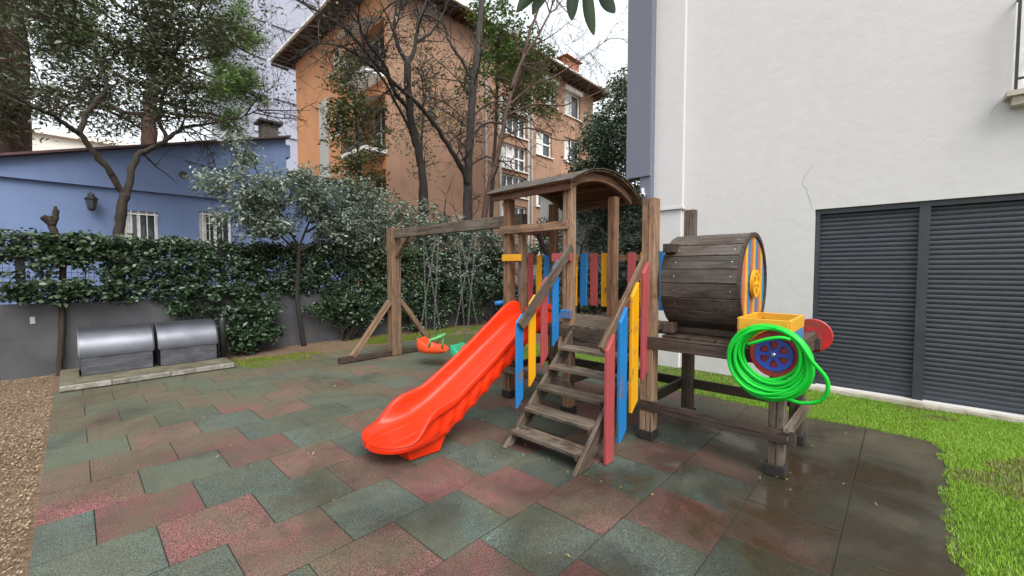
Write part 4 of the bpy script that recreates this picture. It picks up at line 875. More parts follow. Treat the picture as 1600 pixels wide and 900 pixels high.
# hedge of ivy over the fence
hg = thing('ivy_hedge', (3, 9.1, 0), 'long dark ivy hedge covering the wire fence on the garden wall', 'hedge')
def hedge_ok(C):
    x, z = C[:, 0], C[:, 2]; top = 1.98 + .06 * np.sin(x * 2.3) + .05 * np.sin(x * 5.1 + 1)
    q = np.stack([x, z], 1); n_ = np.sin(x * 3.7 + z * 2.1) + np.sin(x * 1.9 - z * 4.3 + 1) + np.sin(x * 6.1 + z * 5 + 2)
    dens = np.where(z > 1.68, 1.0, np.where(x > 2.3, .92, np.where(x > .35, .97, np.where(z < 1.32, np.where(x > -.3, .8, .12), .12))))
    return (z < top) & (rng.uniform(size=len(x)) < dens + .07 * n_ * (dens < .9))
H1 = clumps(2900, (-2.6, 8.93, 1.02), (9.6, 9.3, 2.1), .12, 30, hedge_ok)
H2 = clumps(420, (-2.6, 9.0, 1.85), (9.6, 9.3, 2.05), .11, 26)
crown(np.vstack([H1, H2]), .062, M_['ivy'], hg, 'foliage', aspect=.7, out=np.array([0, -1.0, .25]), up=.3)
hs_ = MB()
for k in range(60):
    x = rnd.uniform(-2.5, 9.4); P = [(x, 9.12, 1.0), (x + rnd.gauss(0, .15), 9.1, 1.35), (x + rnd.gauss(0, .25), 9.1, 1.7), (x + rnd.gauss(0, .3), 9.12, 2.0)]; limb(hs_, P, .012, .005, 4)
kind(hs_.build('stems', M_['barkdark'], hg, True), 'stuff')
def low_ok(C): return C[:, 2] < 1.05 - .12 * np.sin(C[:, 0] * 2.7) - .2 * (C[:, 0] < 2.0)
shrub('laurel_shrub', (2.25, 8.75, 0), 'dark glossy laurel shrub beside the black bollard', [((2.3, 8.8, .62), (.62, .28, .5), 46), ((2.15, 8.7, .35), (.4, .25, .3), 20), ((1.6, 8.9, 1.0), (.7, .2, .28), 26)], .085, M_['laurel'], 34, .13, .5)
shrub('laurel_shrub', (4.1, 8.8, 0), 'dark leafy shrub hanging over the wall right of the thin trunk', [((3.9, 8.85, .72), (.65, .25, .35), 40), ((4.6, 8.8, .75), (.6, .28, .4), 40), ((4.3, 8.75, .4), (.5, .2, .2), 12)], .085, M_['laurel'], 34, .13, .5)
shrub('laurel_shrub', (5.9, 8.75, 0), 'dark leafy shrub at the wall behind the swing post', [((5.5, 8.8, .8), (.7, .3, .5), 44), ((6.6, 8.8, .9), (.8, .3, .6), 50), ((6.0, 8.7, .35), (.8, .25, .3), 24)], .085, M_['laurel'], 34, .14, .5)
shrub('laurel_shrub', (8.3, 8.6, 0), 'dark leafy shrub on the soil behind the tower posts', [((7.7, 8.7, .7), (.8, .3, .6), 44), ((9.0, 8.6, .7), (.9, .3, .7), 44), ((10.0, 8.4, .9), (.9, .4, .9), 40)], .085, M_['laurel'], 34, .15, .5)
# pruned tree standing at the wall left of the cabinets
T = tree('pruned_tree', (-0.16, 8.98, 0), 'thin pruned tree with sawn stubs standing at the garden wall left')
m = MB(); limb(m, [(-0.18, 8.95, -.05), (-0.16, 8.96, 0.04), (-0.13, 8.97, 0.60), (-0.10, 8.98, 1.17), (-0.09, 8.98, 1.73), (-0.13, 8.98, 2.01), (-0.18, 8.98, 2.2), (-.17, 8.98, 2.30)], .032, .045, 9, .008)
limb(m, [(-.17, 8.98, 2.18), (-.14, 8.98, 2.28), (-.135, 8.97, 2.40)], .045, .034, 8, .006); limb(m, [(-.17, 8.98, 2.18), (-.23, 8.96, 2.26), (-.26, 8.95, 2.29)], .045, .044, 8)
limb(m, [(-.135, 8.97, 2.39), (-.13, 8.97, 2.45)], .022, .018, 7)
m.build('trunk', M_['barkbrown'], T, True)
crown(np.vstack([clumps(26, (-.7, 8.80, 1.1), (.5, 8.93, 1.4), .11, 30), clumps(22, (-.4, 8.80, 1.6), (.15, 8.93, 2.02), .10, 30)]), .08, M_['ivy'], T, 'crown', aspect=.7, out=np.array([0, -1.0, .25]))
# leaves of a branch overhead, close to the camera
T = tree('overhanging_branch', (1.2, 0.9, 2.7), 'broad green leaves hanging into view at the top edge', 'branch')
m = MB(); limb(m, [(2.2, 1.3, 3.1), (1.6, 1.05, 2.78), (1.2, .88, 2.62), (.85, .95, 2.58), (.5, 1.15, 2.62)], .012, .005, 6); m.build('twig', M_['barkgrey'], T, True)
def big_leaf(base, tip, wid, roll):
    base, tip = Vector(base), Vector(tip); a = tip - base; L = a.length; a.normalize(); s = a.cross(Vector((math.cos(roll), math.sin(roll), .2))).normalized(); nn = s.cross(a)
    K = 9; V = []; F = []
    for k in range(K + 1):
        t = k / K; w = wid * (math.sin(math.pi * min(1, t * .94 + .04)) ** .75) * (1 - .25 * t); c = base + a * L * t + nn * (.10 * L * math.sin(t * math.pi) + .003)
        V += [tuple(c - s * w + nn * w * .22), tuple(c - s * w * .5 + nn * w * .05), tuple(c), tuple(c + s * w * .5 + nn * w * .05), tuple(c + s * w + nn * w * .22)]
    for k in range(K):
        for j in range(4): b = k * 5 + j; F.append((b, b + 1, b + 6, b + 5))
    link('leaf', np_mesh('leaf', V, F, rng.uniform(.2, .9, 1).repeat(len(F))), M_['bigleaf'], T, smooth=True)
for bs, tp_, w, ro in (((1.10, .86, 2.54), (1.01, .93, 2.36), .028, .9), ((1.08, .84, 2.55), (1.04, .89, 2.35), .030, .5), ((1.22, .84, 2.56), (1.13, .80, 2.335), .024, .8), ((1.24, .82, 2.55), (1.19, .755, 2.295), .023, .7), ((1.28, .80, 2.56), (1.205, .69, 2.345), .026, .6), ((1.05, .95, 2.56), (.93, 1.0, 2.40), .03, .9), ((1.18, .87, 2.6), (1.05, .86, 2.42), .026, 1.0)): big_leaf(bs, tp_, w, ro)

# ================================================================ SLAB, METAL CABINETS, BOLLARD
slab = tag(link('concrete_slab', cbox(1.88, 1.3, .16, .02, M_['concrete']), M_['concrete'], None, Matrix.Translation((.78, 8.22, 0.0))), 'low weathered concrete slab under the metal cabinets', 'slab')
for a_, b_ in ((-.15, .32), (.325, .93), (.935, 1.70)): link('edge_strip', cbox(b_ - a_, .03, .07, .008, M_['edgestrip']), M_['edgestrip'], slab, Matrix.Translation(((a_ + b_) / 2, 7.563, .048)) @ Matrix.Rotation(rnd.gauss(0, .006), 4, 'Z'))
def cabinet(x0, x1, label):
    T = thing('metal_cabinet', ((x0 + x1) / 2, 8.3, .08), label, 'cabinet', 'metal cabinets on the slab'); y0, y1, zb, LZ = 8.10, 8.62, .083, .345
    arc = [(y0 + .34 * (1 - math.cos(t)), LZ + (.70 - LZ) * math.sin(t)) for t in [i * math.pi / 2 / 24 for i in range(25)]] + [(y1, .70)]
    m = MB(); m.box(x0 + .008, x1 - .008, y0 + .010, y1, zb, LZ - .01); body = m.build('body', M_['galvdark'], T)
    for k in range(5):
        MB().box(x0 + .014, x1 - .014, y0 + .002, y0 + .009, zb + .008 + k * .048, zb + .054 + k * .048).build('front_panel', M_['galvdark'], body)
    l = MB()
    for i in range(len(arc) - 1):
        (ya, za), (yb, zz) = arc[i], arc[i + 1]; l.poly([(x0, ya, za), (x1, ya, za), (x1, yb, zz), (x0, yb, zz)])
    for x in (x0, x1):
        l.poly([(x, y0, LZ)] + [(x, a, b) for a, b in arc[1:]] + [(x, y1, LZ)])
    lid = l.build('lid', M_['galv'], T, fix=True)
    MB().box(x0 - .006, x1 + .006, y0 - .014, y0 + .01, LZ - .012, LZ + .006).box((x0 + x1) / 2 - .03, (x0 + x1) / 2 + .03, y0 - .024, y0 - .0145, LZ - .01, LZ + .014).build('lip', M_['galv'], lid)
    for x in (x0 - .016, x1 + .001):
        e_ = MB()
        for i in range(len(arc) - 1):
            (ya, za), (yb, zz) = arc[i], arc[i + 1]
            e_.poly([(x, ya - .006, za + .004), (x + .015, ya - .006, za + .004), (x + .015, yb - .003, zz + .008), (x, yb - .003, zz + .008)])
        e_.poly([(x, y0 - .006, zb)] + [(x, a - .004, b + .006) for a, b in arc] + [(x, y1, zb)]); e_.poly([(x + .015, y0 - .006, zb)] + [(x + .015, a - .004, b + .006) for a, b in arc] + [(x + .015, y1, zb)])
        e_.build('end_frame', M_['galvdark' if x < x0 else 'iron'], T, fix=True)
cabinet(.04, .80, 'left grey metal cabinet with rounded lid and brighter sheen band on slab')
cabinet(.87, 1.59, 'right grey metal cabinet with rounded lid next to the black bollard')
bo = thing('bollard', (1.69, 8.2, 0.08), 'black bollard standing at the right end of the concrete slab', 'bollard')
MB().lathe((1.69, 8.2, .08), (0, 0, 1), [(0, .05), (.6, .05), (.64, .042), (.67, .02)], 16).build('pole', M_['iron'], bo, True)
MB().lathe((1.69, 8.2, .755), (0, 0, 1), [(0, .018), (.02, .024), (.035, .01)], 10).build('cap', M_['galv'], bo, True)

# ================================================================ PLAYSET
PX0, PX1 = 3.58, 4.40        # front and back post rows
YA, YB, YC, YD = 3.42, 2.55, 1.60, 0.65
PS = thing('wooden_playset', (4.0, 2.0, 0), 'weathered wooden playset with roofed tower, ladder stairs and colourful pickets', 'playset')
DK = 0.96
for x, y, z1, mt in ((PX0, YA, 2.36, 'brown'), (PX0, YB, 2.40, 'tan'), (PX1 + .04, YA, 2.40, 'brown'), (PX1 + .08, YB, 2.40, 'brown'), (PX0 - .02, YC + .05, 2.16, 'tan'), (PX1 - .03, YC, 2.14, 'greyw'), (PX0, YD, .85, 'greyw'), (PX1 - .03, YD, .85, 'dark')):
    p = post('post', x, y, 0.012, z1, .118 if y == YC + .05 else .10, M_[mt], PS)
    link('post_shoe', cbox(.135, .135, .085, .006, M_['shoe']), M_['shoe'], p, Matrix.Translation((x, y, .0445)))
post('post', PX0 + .005, 3.21, DK, 1.98, .07, M_['tan'], PS, False); post('post', PX1 + .02, 3.20, DK, 2.3, .07, M_['brown'], PS, False)
# decks: separate boards across
def deck(ya, yb, xa, xb, mt):
    n = round((yb - ya) / .118)
    for k in range(n):
        y = ya + (k + .5) * (yb - ya) / n; beam('deck_board', (xa, y, DK - .014), (xb, y, DK - .014), (yb - ya) / n - .006, .028, M_[mt], PS, b=.003)
deck(1.67, 3.46, PX0 - .06, PX1 + .15, 'greyw'); deck(.52, 1.53, PX0 - .04, PX1 + .03, 'dark')
# beams under the decks
for z, w in ((.885, .085), (.795, .085)): beam('fascia', (PX0 - .073, 1.68, z), (PX0 - .073, 2.49, z), .035, w, M_['dark'], PS)
beam('deck_beam', (PX0 - .072, .50, .885), (PX0 - .072, 1.66, .885), .04, .11, M_['dark'], PS); beam('deck_beam', (PX1 + .05, .50, .885), (PX1 + .05, 3.48, .885), .04, .11, M_['dark'], PS)
beam('deck_beam', (PX0 - .05, .56, .88), (PX1 + .02, .56, .88), .04, .10, M_['dark'], PS); beam('deck_beam', (PX0, YA + .07, .88), (PX1 + .1, YA + .07, .88), .04, .11, M_['dark'], PS)
beam('deck_beam', (PX0 - .072, 2.50, .885), (PX0 - .072, 3.50, .885), .04, .10, M_['dark'], PS)
# lower rails
beam('rail', (PX0 - .07, .52, .315), (PX0 - .07, 1.70, .315), .04, .095, M_['dark'], PS); beam('rail', (PX0 - .09, .58, .34), (PX1 + .05, .58, .34), .04, .095, M_['greyw'], PS)
beam('rail', (PX1 + .04, .60, .34), (PX1 + .04, 3.45, .34), .04, .095, M_['dark'], PS); beam('rail', (PX0 + .05, YC + .07, .34), (PX1 + .02, YC + .07, .34), .04, .095, M_['dark'], PS)
beam('rail', (PX0 - .07, 2.48, .34), (PX0 - .07, 3.50, .34), .04, .09, M_['greyw'], PS); beam('rail', (PX0 - .05, YA + .07, .34), (PX1 + .05, YA + .07, .34), .04, .09, M_['dark'], PS); beam('rail', (PX0 - .05, YB - .07, .40), (PX1 + .05, YB - .07, .40), .04, .10, M_['dark'], PS)
# upper rails and cross members
beam('rail', (PX0 - .068, 2.52, 1.995), (PX0 - .068, 3.50, 1.995), .036, .09, M_['tan'], PS); beam('rail', (PX0 - .05, YA + .07, 2.03), (PX1 + .1, YA + .07, 2.03), .04, .11, M_['brown'], PS)
beam('brace', (PX1 - .05, YA + .03, 1.72), (PX1 - .25, YA + .03, 1.98), .04, .07, M_['dark'], PS)
# handle blocks beside the slide opening
beam('handle_block', (PX0 - .068, 3.17, 1.67), (PX0 - .068, 3.46, 1.67), .04, .08, M_['yellow'], PS); beam('handle_block', (PX0 - .068, 2.47, 1.66), (PX0 - .068, 2.72, 1.66), .04, .085, M_['red'], PS)
beam('handle_block', (PX0 - .068, 2.47, 1.07), (PX0 - .068, 2.60, 1.07), .04, .09, M_['blue'], PS)
beam('peg', (PX0 - .03, 3.46, 1.66), (PX0 - .03, 3.62, 1.655), .02, .02, M_['greyw'], PS)
MB().tube([(3.66, 3.50, 1.10), (3.60, 3.56, 1.13), (3.52, 3.60, 1.12)], [.03, .034, .028], 10).build('handle', M_['blue'], PS, True)
# pickets on the left side and at the back
def pickets(items, z0, z1, fixed, along, rail_pts):
    for c, mt in items:
        p = (c, fixed) if along == 'x' else (fixed, c); wd = (1, 0, 0) if along == 'x' else (0, 1, 0)
        dz = rnd.uniform(-.01, .01); slat('picket', (p[0], p[1], z0 + dz), (p[0] + rnd.gauss(0, .003), p[1] + rnd.gauss(0, .003), z1 + dz), .10, .022, M_[mt], PS, wd)
    for a, b, w in rail_pts: beam('picket_rail', a, b, .03, w, M_['brown'], PS)
pickets([(3.82, 'blue'), (3.985, 'red'), (4.155, 'yellow'), (4.325, 'blue')], 1.06, 1.73, YA + .02, 'x', [((3.64, YA + .048, 1.66), (4.4, YA + .048, 1.66), .07), ((3.64, YA + .048, 1.16), (4.4, YA + .048, 1.16), .07)])
pickets([(3.16, 'yellow'), (3.01, 'blue'), (2.85, 'red'), (2.69, 'yellow'), (2.34, 'red'), (2.17, 'yellow'), (2.0, 'blue'), (1.83, 'red')], 1.07, 1.735, PX1 + .145, 'y', [((PX1 + .172, 1.65, 1.67), (PX1 + .172, 3.4, 1.67), .075), ((PX1 + .172, 1.65, 1.13), (PX1 + .172, 3.4, 1.13), .07)])
# stairs
for yy, o in ((2.455, 'l'), (1.735, 'r')):
    st_ = slat('stringer', (2.60, yy, .004), (3.535, yy, .865), .135, .036, M_['greyw'], PS, Vector((-.677, 0, .736)), -1.08, .92)
for k, z in enumerate((.125, .285, .445, .605, .765)):
    x = 2.63 + .168 * k
    tr_ = beam('step', (x + .02, 1.755, z), (x + .02, 2.435, z), .165, .035, M_['greyw'], PS)
    for yy in (2.43, 1.76): beam('step_cleat', (x - .04, yy - (.018 if yy > 2 else -.018), z - .038), (x + .09, yy - (.018 if yy > 2 else -.018), z - .038), .03, .04, M_['dark'], tr_)
hr1 = beam('handrail', (2.77, 2.505, 1.015), (3.56, 2.505, 1.765), .036, .095, M_['greyw'], PS); hr2 = beam('handrail', (2.80, 1.685, .905), (3.60, 1.685, 1.70), .036, .085, M_['tan'], PS)
for k, (x, mt) in enumerate(((2.79, 'blue'), (2.97, 'yellow'), (3.15, 'red'), (3.33, 'blue'))):
    slat('picket', (x, 2.538, .24 + (x - 2.72) * .93), (x, 2.538, 1.05 + (x - 2.75) * .93), .088, .026, M_[mt], PS, (1, 0, 0), .93, .93)
for x, z0, z1, mt in ((2.87, .01, .965, 'red'), (3.07, .16, 1.165, 'blue'), (3.27, .36, 1.365, 'yellow'), (3.47, .60, 1.56, 'red')):
    slat('picket', (x, 1.652, z0), (x, 1.652, z1), .115, .03, M_[mt], PS, (1, 0, 0), .75 if z0 > .05 else 0, 1.0)
# roof: bent boards on two arched rafters, axis along Y
def arch(x): return 2.60 - 0.20 * ((x - 4.12) / .72) ** 2
RF = link('roof', None, parent=PS, M=Matrix.Translation((4.1, 3.0, 2.5)))
xs = [3.40 + k * (4.92 - 3.40) / 14 for k in range(15)]
for k in range(14):
    a, b = xs[k], xs[k + 1]; p, q = Vector((a, 0, arch(a))), Vector((b, 0, arch(b))); d = (q - p).normalized(); nrm = Vector((-d.z, 0, d.x))
    c = (p + q) / 2 + nrm * .012; Lw = (q - p).length - .001
    M4 = Matrix((Vector((0, 1, 0)), d, Vector((0, 1, 0)).cross(d))).transposed().to_4x4(); M4.translation = (c.x, 3.0 + rnd.uniform(-.006, .006), c.z)
    link('roof_board', cbox(1.20, Lw, .016, .002, M_['roofwood']), M_['roofwood'], RF, M4)
sh_ = MB(); NX, NY = 24, 10; gx = [3.375 + k * (4.945 - 3.375) / NX for k in range(NX + 1)]
for i in range(NX + 1):
    for j in range(NY + 1):
        y = 2.385 + j * (3.615 - 2.385) / NY + (rnd.uniform(-.012, .012) if j in (0, NY) else 0); x = gx[i] + (rnd.uniform(-.01, .01) if i in (0, NX) else 0)
        sh_.v.append((x, y, arch(x) + .026 + rnd.uniform(-.001, .003)))
for i in range(NX):
    for j in range(NY): a = i * (NY + 1) + j; sh_.f.append((a, a + NY + 1, a + NY + 2, a + 1))
ro_ = sh_.build('roof_sheet', M_['roofsheet'], RF); so_ = ro_.modifiers.new('thick', 'SOLIDIFY'); so_.thickness = .008; so_.offset = 1
for y in (2.50, 3.49):
    m = MB(); K = 16; ring = []
    for k in range(K + 1):
        x = 3.45 + (4.80 - 3.45) * k / K; z = arch(x); ring.append((x, z))
    for i in range(K):
        (xa, za), (xb, zb_) = ring[i], ring[i + 1]
        for s0, s1 in (((y - .025), (y + .025)),):
            m.poly([(xa, s0, za - .088), (xb, s0, zb_ - .088), (xb, s0, zb_ - .004), (xa, s0, za - .004)]); m.poly([(xb, s1, zb_ - .088), (xa, s1, za - .088), (xa, s1, za - .004), (xb, s1, zb_ - .004)])
            m.poly([(xb, s0, zb_ - .088), (xa, s0, za - .088), (xa, s1, za - .088), (xb, s1, zb_ - .088)]); m.poly([(xa, s0, za - .004), (xb, s0, zb_ - .004), (xb, s1, zb_ - .004), (xa, s1, za - .004)])
    for (x, z) in (ring[0], ring[-1]): m.poly([(x, y - .025, z - .088), (x, y + .025, z - .088), (x, y + .025, z - .004), (x, y - .025, z - .004)])
    m.build('arched_rafter', M_['roofwood'], RF, fix=True)
beam('eave_board', (3.46, 2.44, arch(3.46) - .052), (3.46, 3.58, arch(3.46) - .052), .035, .085, M_['roofwood'], RF); beam('eave_board', (4.76, 2.53, arch(4.76) - .052), (4.76, 3.46, arch(4.76) - .052), .035, .085, M_['roofwood'], RF)
for x in (3.75, 4.1, 4.45): beam('purlin', (x, 2.53, arch(x) - .03), (x, 3.46, arch(x) - .03), .05, .045, M_['roofwood'], RF)
# blocks tying the barrel to the post
beam('tie_block', (PX0 + .0, YC - .10, 1.72), (PX0 + .22, YC - .10, 1.72), .10, .08, M_['dark'], PS); beam('tie_block', (PX0, YC - .10, 1.02), (PX0 + .12, YC - .10, 1.02), .10, .09, M_['dark'], PS)
# open yellow box on the front deck
bx = link('box', None, parent=PS, M=Matrix.Translation((3.7, .75, DK)))
for z, my, mb_ in ((1.118, 'oldyellow', 'oldyellow'), (1.018, 'oldyellow', 'oldblue')):
    beam('box_board', (3.50, .585, z), (3.50, .905, z), .022, .096, M_[my], bx, b=.003); beam('box_board', (4.06, .585, z), (4.06, .905, z), .022, .096, M_[my], bx, b=.003)
    beam('box_board', (3.513, .58, z), (4.05, .58, z), .022, .096, M_[mb_], bx, b=.003); beam('box_board', (3.513, .91, z), (4.05, .91, z), .022, .096, M_[my], bx, b=.003)
# red train wheels with the blue spoked hub
def spoked(c, r, t, n, mt, parent, name, axis='x', hub=.22):
    """disc with heart-shaped openings between spokes"""
    m = MB(); S = 120; rings = [0.0, hub * r, .72 * r, .80 * r, r]
    def op(a, rr):
        ph = (a * n / (2 * math.pi)) % 1.0; w = abs(ph - .5)
        q = (rr / r - .30) / (.80 - .30)
        return 0 < q < 1 and w < .37 * math.sqrt(1 - (2 * q - 1) ** 2) * (.8 + .25 * q)
    RR = [hub * .8 * r] + [r * (.30 + .055 * k) for k in range(10)] + [r * .86, r * .95, r]
    def V3(a, rr, h):
        y, z = math.cos(a) * rr, math.sin(a) * rr
        return (c[0] + h, c[1] + y, c[2] + z) if axis == 'x' else (c[0] + y, c[1] + h, c[2] + z)
    for i in range(S):
        a0, a1 = 2 * math.pi * i / S, 2 * math.pi * (i + 1) / S
        for j in range(len(RR) - 1):
            if op((a0 + a1) / 2, (RR[j] + RR[j + 1]) / 2): continue
            r0, r1 = RR[j], RR[j + 1]
            for h in (-t / 2, t / 2): m.poly([V3(a0, r0, h), V3(a1, r0, h), V3(a1, r1, h), V3(a0, r1, h)])
            am, rm = (a0 + a1) / 2, (r0 + r1) / 2
            if j == len(RR) - 2: m.poly([V3(a0, r1, -t / 2), V3(a1, r1, -t / 2), V3(a1, r1, t / 2), V3(a0, r1, t / 2)])
            elif op(am, (RR[j + 1] + RR[j + 2]) / 2): m.poly([V3(a0, r1, -t / 2), V3(a1, r1, -t / 2), V3(a1, r1, t / 2), V3(a0, r1, t / 2)])
            if j and op(am, (RR[j - 1] + RR[j]) / 2): m.poly([V3(a0, r0, -t / 2), V3(a1, r0, -t / 2), V3(a1, r0, t / 2), V3(a0, r0, t / 2)])
            if op(am - 2 * math.pi / S, rm): m.poly([V3(a0, r0, -t / 2), V3(a0, r1, -t / 2), V3(a0, r1, t / 2), V3(a0, r0, t / 2)])
            if op(am + 2 * math.pi / S, rm): m.poly([V3(a1, r0, -t / 2), V3(a1, r1, -t / 2), V3(a1, r1, t / 2), V3(a1, r0, t / 2)])
        for h in (-t * .75, t * .75): m.poly([V3(0, 0, h), V3(a0, RR[0], h), V3(a1, RR[0], h)])
        m.poly([V3(a0, RR[0], -t * .75), V3(a1, RR[0], -t * .75), V3(a1, RR[0], t * .75), V3(a0, RR[0], t * .75)])
    o = m.build(name, M_[mt], parent); return o
w1 = MB().lathe((3.455, .64, .93), (-1, 0, 0), [(0, .165), (.008, .172), (.022, .172), (.03, .165)], 40).build('train_wheel', M_['wheelred'], PS)
hb = spoked((3.405, .65, .93), .118, .024, 6, 'wheelblue', w1, 'wheel_hub'); MB().lathe((3.395, .65, .93), (-1, 0, 0), [(0, .014), (.01, .014), (.014, .008)], 10).build('bolt', M_['steel'], w1)
w2 = MB().lathe((4.50, .57, .95), (-1, 0, 0), [(0, .143), (.008, .15), (.022, .15), (.03, .143)], 40).build('train_wheel', M_['wheelred'], PS)
MB().lathe((4.46, .57, .95), (-1, 0, .0), [(-.01, .045), (.02, .04)], 12).build('wheel_grip', M_['dark'], w2)
beam('axle', (3.44, .60, .93), (4.46, .57, .95), .07, .07, M_['dark'], PS)

# play barrel lying on the front deck
BC = Vector((3.99, 1.24, 1.415)); BR = .43; ba, bb = .93, 1.56
BL = thing('play_barrel', (BC.x, BC.y, DK), 'dark plank barrel with striped round end lying on the playset deck', 'barrel')
NS = 22
for k in range(NS):
    a = 2 * math.pi * (k + .5) / NS; d = Vector((math.cos(a), 0, math.sin(a))); tng = Vector((-math.sin(a), 0, math.cos(a)))
    c = Vector((BC.x, (ba + bb) / 2, BC.z)) + d * (BR - .011)
    M4 = Matrix((Vector((0, 1, 0)), tng, Vector((0, 1, 0)).cross(tng))).transposed().to_4x4(); M4.translation = c + d * rnd.uniform(-.002, .002)
    s_ = link('plank', cbox(bb - ba, 2 * BR * math.tan(math.pi / NS) - .006, .022, .003, M_['stave']), M_['stave'], BL, M4)
    for yy in (ba + .06, bb - .12): MB().lathe(Vector((c.x, yy, c.z)) + d * .0105, d, [(0, .006), (.003, .006), (.004, .003)], 7).build('screw', M_['steel'], s_)
rim = MB().lathe((BC.x, ba - .004, BC.z), (0, 1, 0), [(0, BR - .028), (0, BR + .006), (.03, BR + .006)], 48)
rm_ = MB(); K = 48
for k in range(K):
    a0, a1 = 2 * math.pi * k / K, 2 * math.pi * (k + 1) / K
    pt = lambda a, r, y: (BC.x + math.cos(a) * r, y, BC.z + math.sin(a) * r)
    for (r0, y0_), (r1, y1_) in (((BR - .03, ba + .03), (BR - .03, ba - .012)), ((BR - .03, ba - .012), (BR + .004, ba - .012)), ((BR + .004, ba - .012), (BR + .004, ba + .012))):
        rm_.poly([pt(a0, r0, y0_), pt(a1, r0, y0_), pt(a1, r1, y1_), pt(a0, r1, y1_)])
rm_.build('rim', M_['dark'], BL, fix=True)
def end_boards(y, cols, r, parent):
    n = len(cols); w = 2 * r / n
    for k, mt in enumerate(cols):
        xa, xb = -r + k * w + .0025, -r + (k + 1) * w - .0025; top = []; K = 6
        for i in range(K + 1):
            x = xa + (xb - xa) * i / K; top.append((x, math.sqrt(max(0, r * r - x * x))))
        outl = top + [(x, -z) for x, z in reversed(top)]
        m = MB(); L0 = len(outl); xc = (xa + xb) / 2
        m.v = [(z, x - xc, -.009) for x, z in outl] + [(z, x - xc, .009) for x, z in outl]
        m.f = [tuple(range(L0)), tuple(range(2 * L0 - 1, L0 - 1, -1))] + [(i, L0 + i, L0 + (i + 1) % L0, (i + 1) % L0) for i in range(L0)]
        M4 = Matrix((Vector((0, 0, 1)), Vector((1, 0, 0)), Vector((0, 1, 0)))).transposed().to_4x4(); M4.translation = (BC.x + xc, y, BC.z)
        link('end_board', m.mesh('end_board', True), M_[mt], parent, M4)
end_boards(ba + .012, ['oldblue', 'oldred', 'oldyellow', 'oldblue', 'oldred', 'oldyellow', 'oldblue', 'oldred', 'oldyellow', 'oldblue'], BR - .032, BL)
end_boards(bb - .012, ['oldyellow', 'oldblue', 'oldred', 'oldyellow', 'oldyellow', 'oldblue', 'oldred', 'oldyellow', 'oldblue', 'oldyellow'], BR - .032, BL)
spoked((BC.x - .03, ba - .022, BC.z), .115, .026, 6, 'wheelyellow', BL, 'steering_wheel', 'y'); MB().lathe((BC.x - .03, ba - .03, BC.z), (0, 1, 0), [(0, .02), (.03, .02)], 10).build('wheel_shaft', M_['steel'], BL)
for x in (BC.x - .2, BC.x + .2): beam('cradle', (x, ba + .03, DK + .03), (x, bb - .03, DK + .03), .07, .055, M_['dark'], BL)

# ================================================================ SLIDE
SC = 3.015
SL = thing('slide', (1.9, SC, 0), 'bright orange moulded plastic slide running down from the wooden tower', 'slide')
def slide_at(s):
    """s 0 (top) .. 1 (lip): x, floor height, wall height, half width"""
    x = 3.60 - 2.05 * s
    keys = [(0, .985), (.07, .975), (.14, .93), (.30, .73), (.50, .475), (.66, .285), (.76, .205), (.86, .165), (1.0, .15)]
    for (a, za), (b, zb) in zip(keys[:-1], keys[1:]):
        if a <= s <= b:
            t = (s - a) / (b - a); z = za + (zb - za) * t; break
    wall = np.interp(s, [0, .06, .14, .35, .68, .775, .82, .865, .90, 1.0], [.15, .21, .20, .165, .165, .20, .17, .07, .035, .022])
    hw = np.interp(s, [0, .1, .6, .78, .86], [.235, .235, .25, .27, .295])
    if s > .86: hw = .295 * max(.008, 1 - ((s - .86) / .14) ** 2.6) ** .5
    return x, z, wall, hw
S_N = 150; SS = [i / 110 * .86 for i in range(110)] + [.86 + .14 * math.sin(i / 40 * math.pi / 2) for i in range(41)]; zz = [slide_at(q) for q in SS]
zf = np.array([q[1] for q in zz]); ker = np.hanning(15); ker /= ker.sum(); zf = np.convolve(np.pad(zf, 7, mode='edge'), ker, 'valid')
wf = np.convolve(np.pad(np.array([q[2] for q in zz]), 4, mode='edge'), np.hanning(9) / np.hanning(9).sum(), 'valid')
V = []; NPF = 0
for i in range(S_N + 1):
    s = SS[i]; x, _, _, hw = zz[i]; z, wl_ = zf[i], wf[i]
    sc = max(0.0, math.sin(s * 2 * math.pi * 13)) * np.interp(s, [.1, .2, .72, .82], [0, 1, 1, 0])      # scalloped skirt
    sw = math.sin(s * 2 * math.pi * 13 + 1.2) * np.interp(s, [.1, .2, .75, .85], [0, 1, 1, 0])
    depth = .035 + .05 * np.interp(s, [0, .15, .75, .88, 1], [.4, 1, 1, .2, 0]) + .020 * sc
    half = [(0.0, 0.0), (.30, 0.0), (.34, 0.0), (.37, 0.0), (.41, 0.0), (.62, .004), (.74, .016), (.83, .06 / .2 * wl_ + .01), (.88, wl_ * .80), (.905, wl_ * .95), (.945, wl_), (1.02, wl_), (1.06, wl_ * .97), (1.075, wl_ * .88), (1.075, wl_ * .70), (1.06, wl_ * .63), (.99, wl_ * .62), (.975, wl_ * .57), (.975 + .03 * sw, wl_ * .30), (1.02 + .045 * sw, .0), (.985 - .035 * sw, -depth * .5), (.96 + .03 * sc, -depth), (.90, -depth * .96), (.86, -.03), (0.0, -.022)]
    ridge = .009 * math.sin(math.pi * np.interp(s, [.76, .97], [0, 1]))
    prof = [(u, v + (ridge if u in (.34, .37) else 0)) for u, v in half]; full = [(-u, v) for u, v in reversed(prof[1:-1])] + prof
    NPF = len(full); V += [(x, SC + u * hw, z + v) for u, v in full]
F = []
for i in range(S_N):
    for k in range(NPF):
        k2 = (k + 1) % NPF; F.append((i * NPF + k, i * NPF + k2, (i + 1) * NPF + k2, (i + 1) * NPF + k))
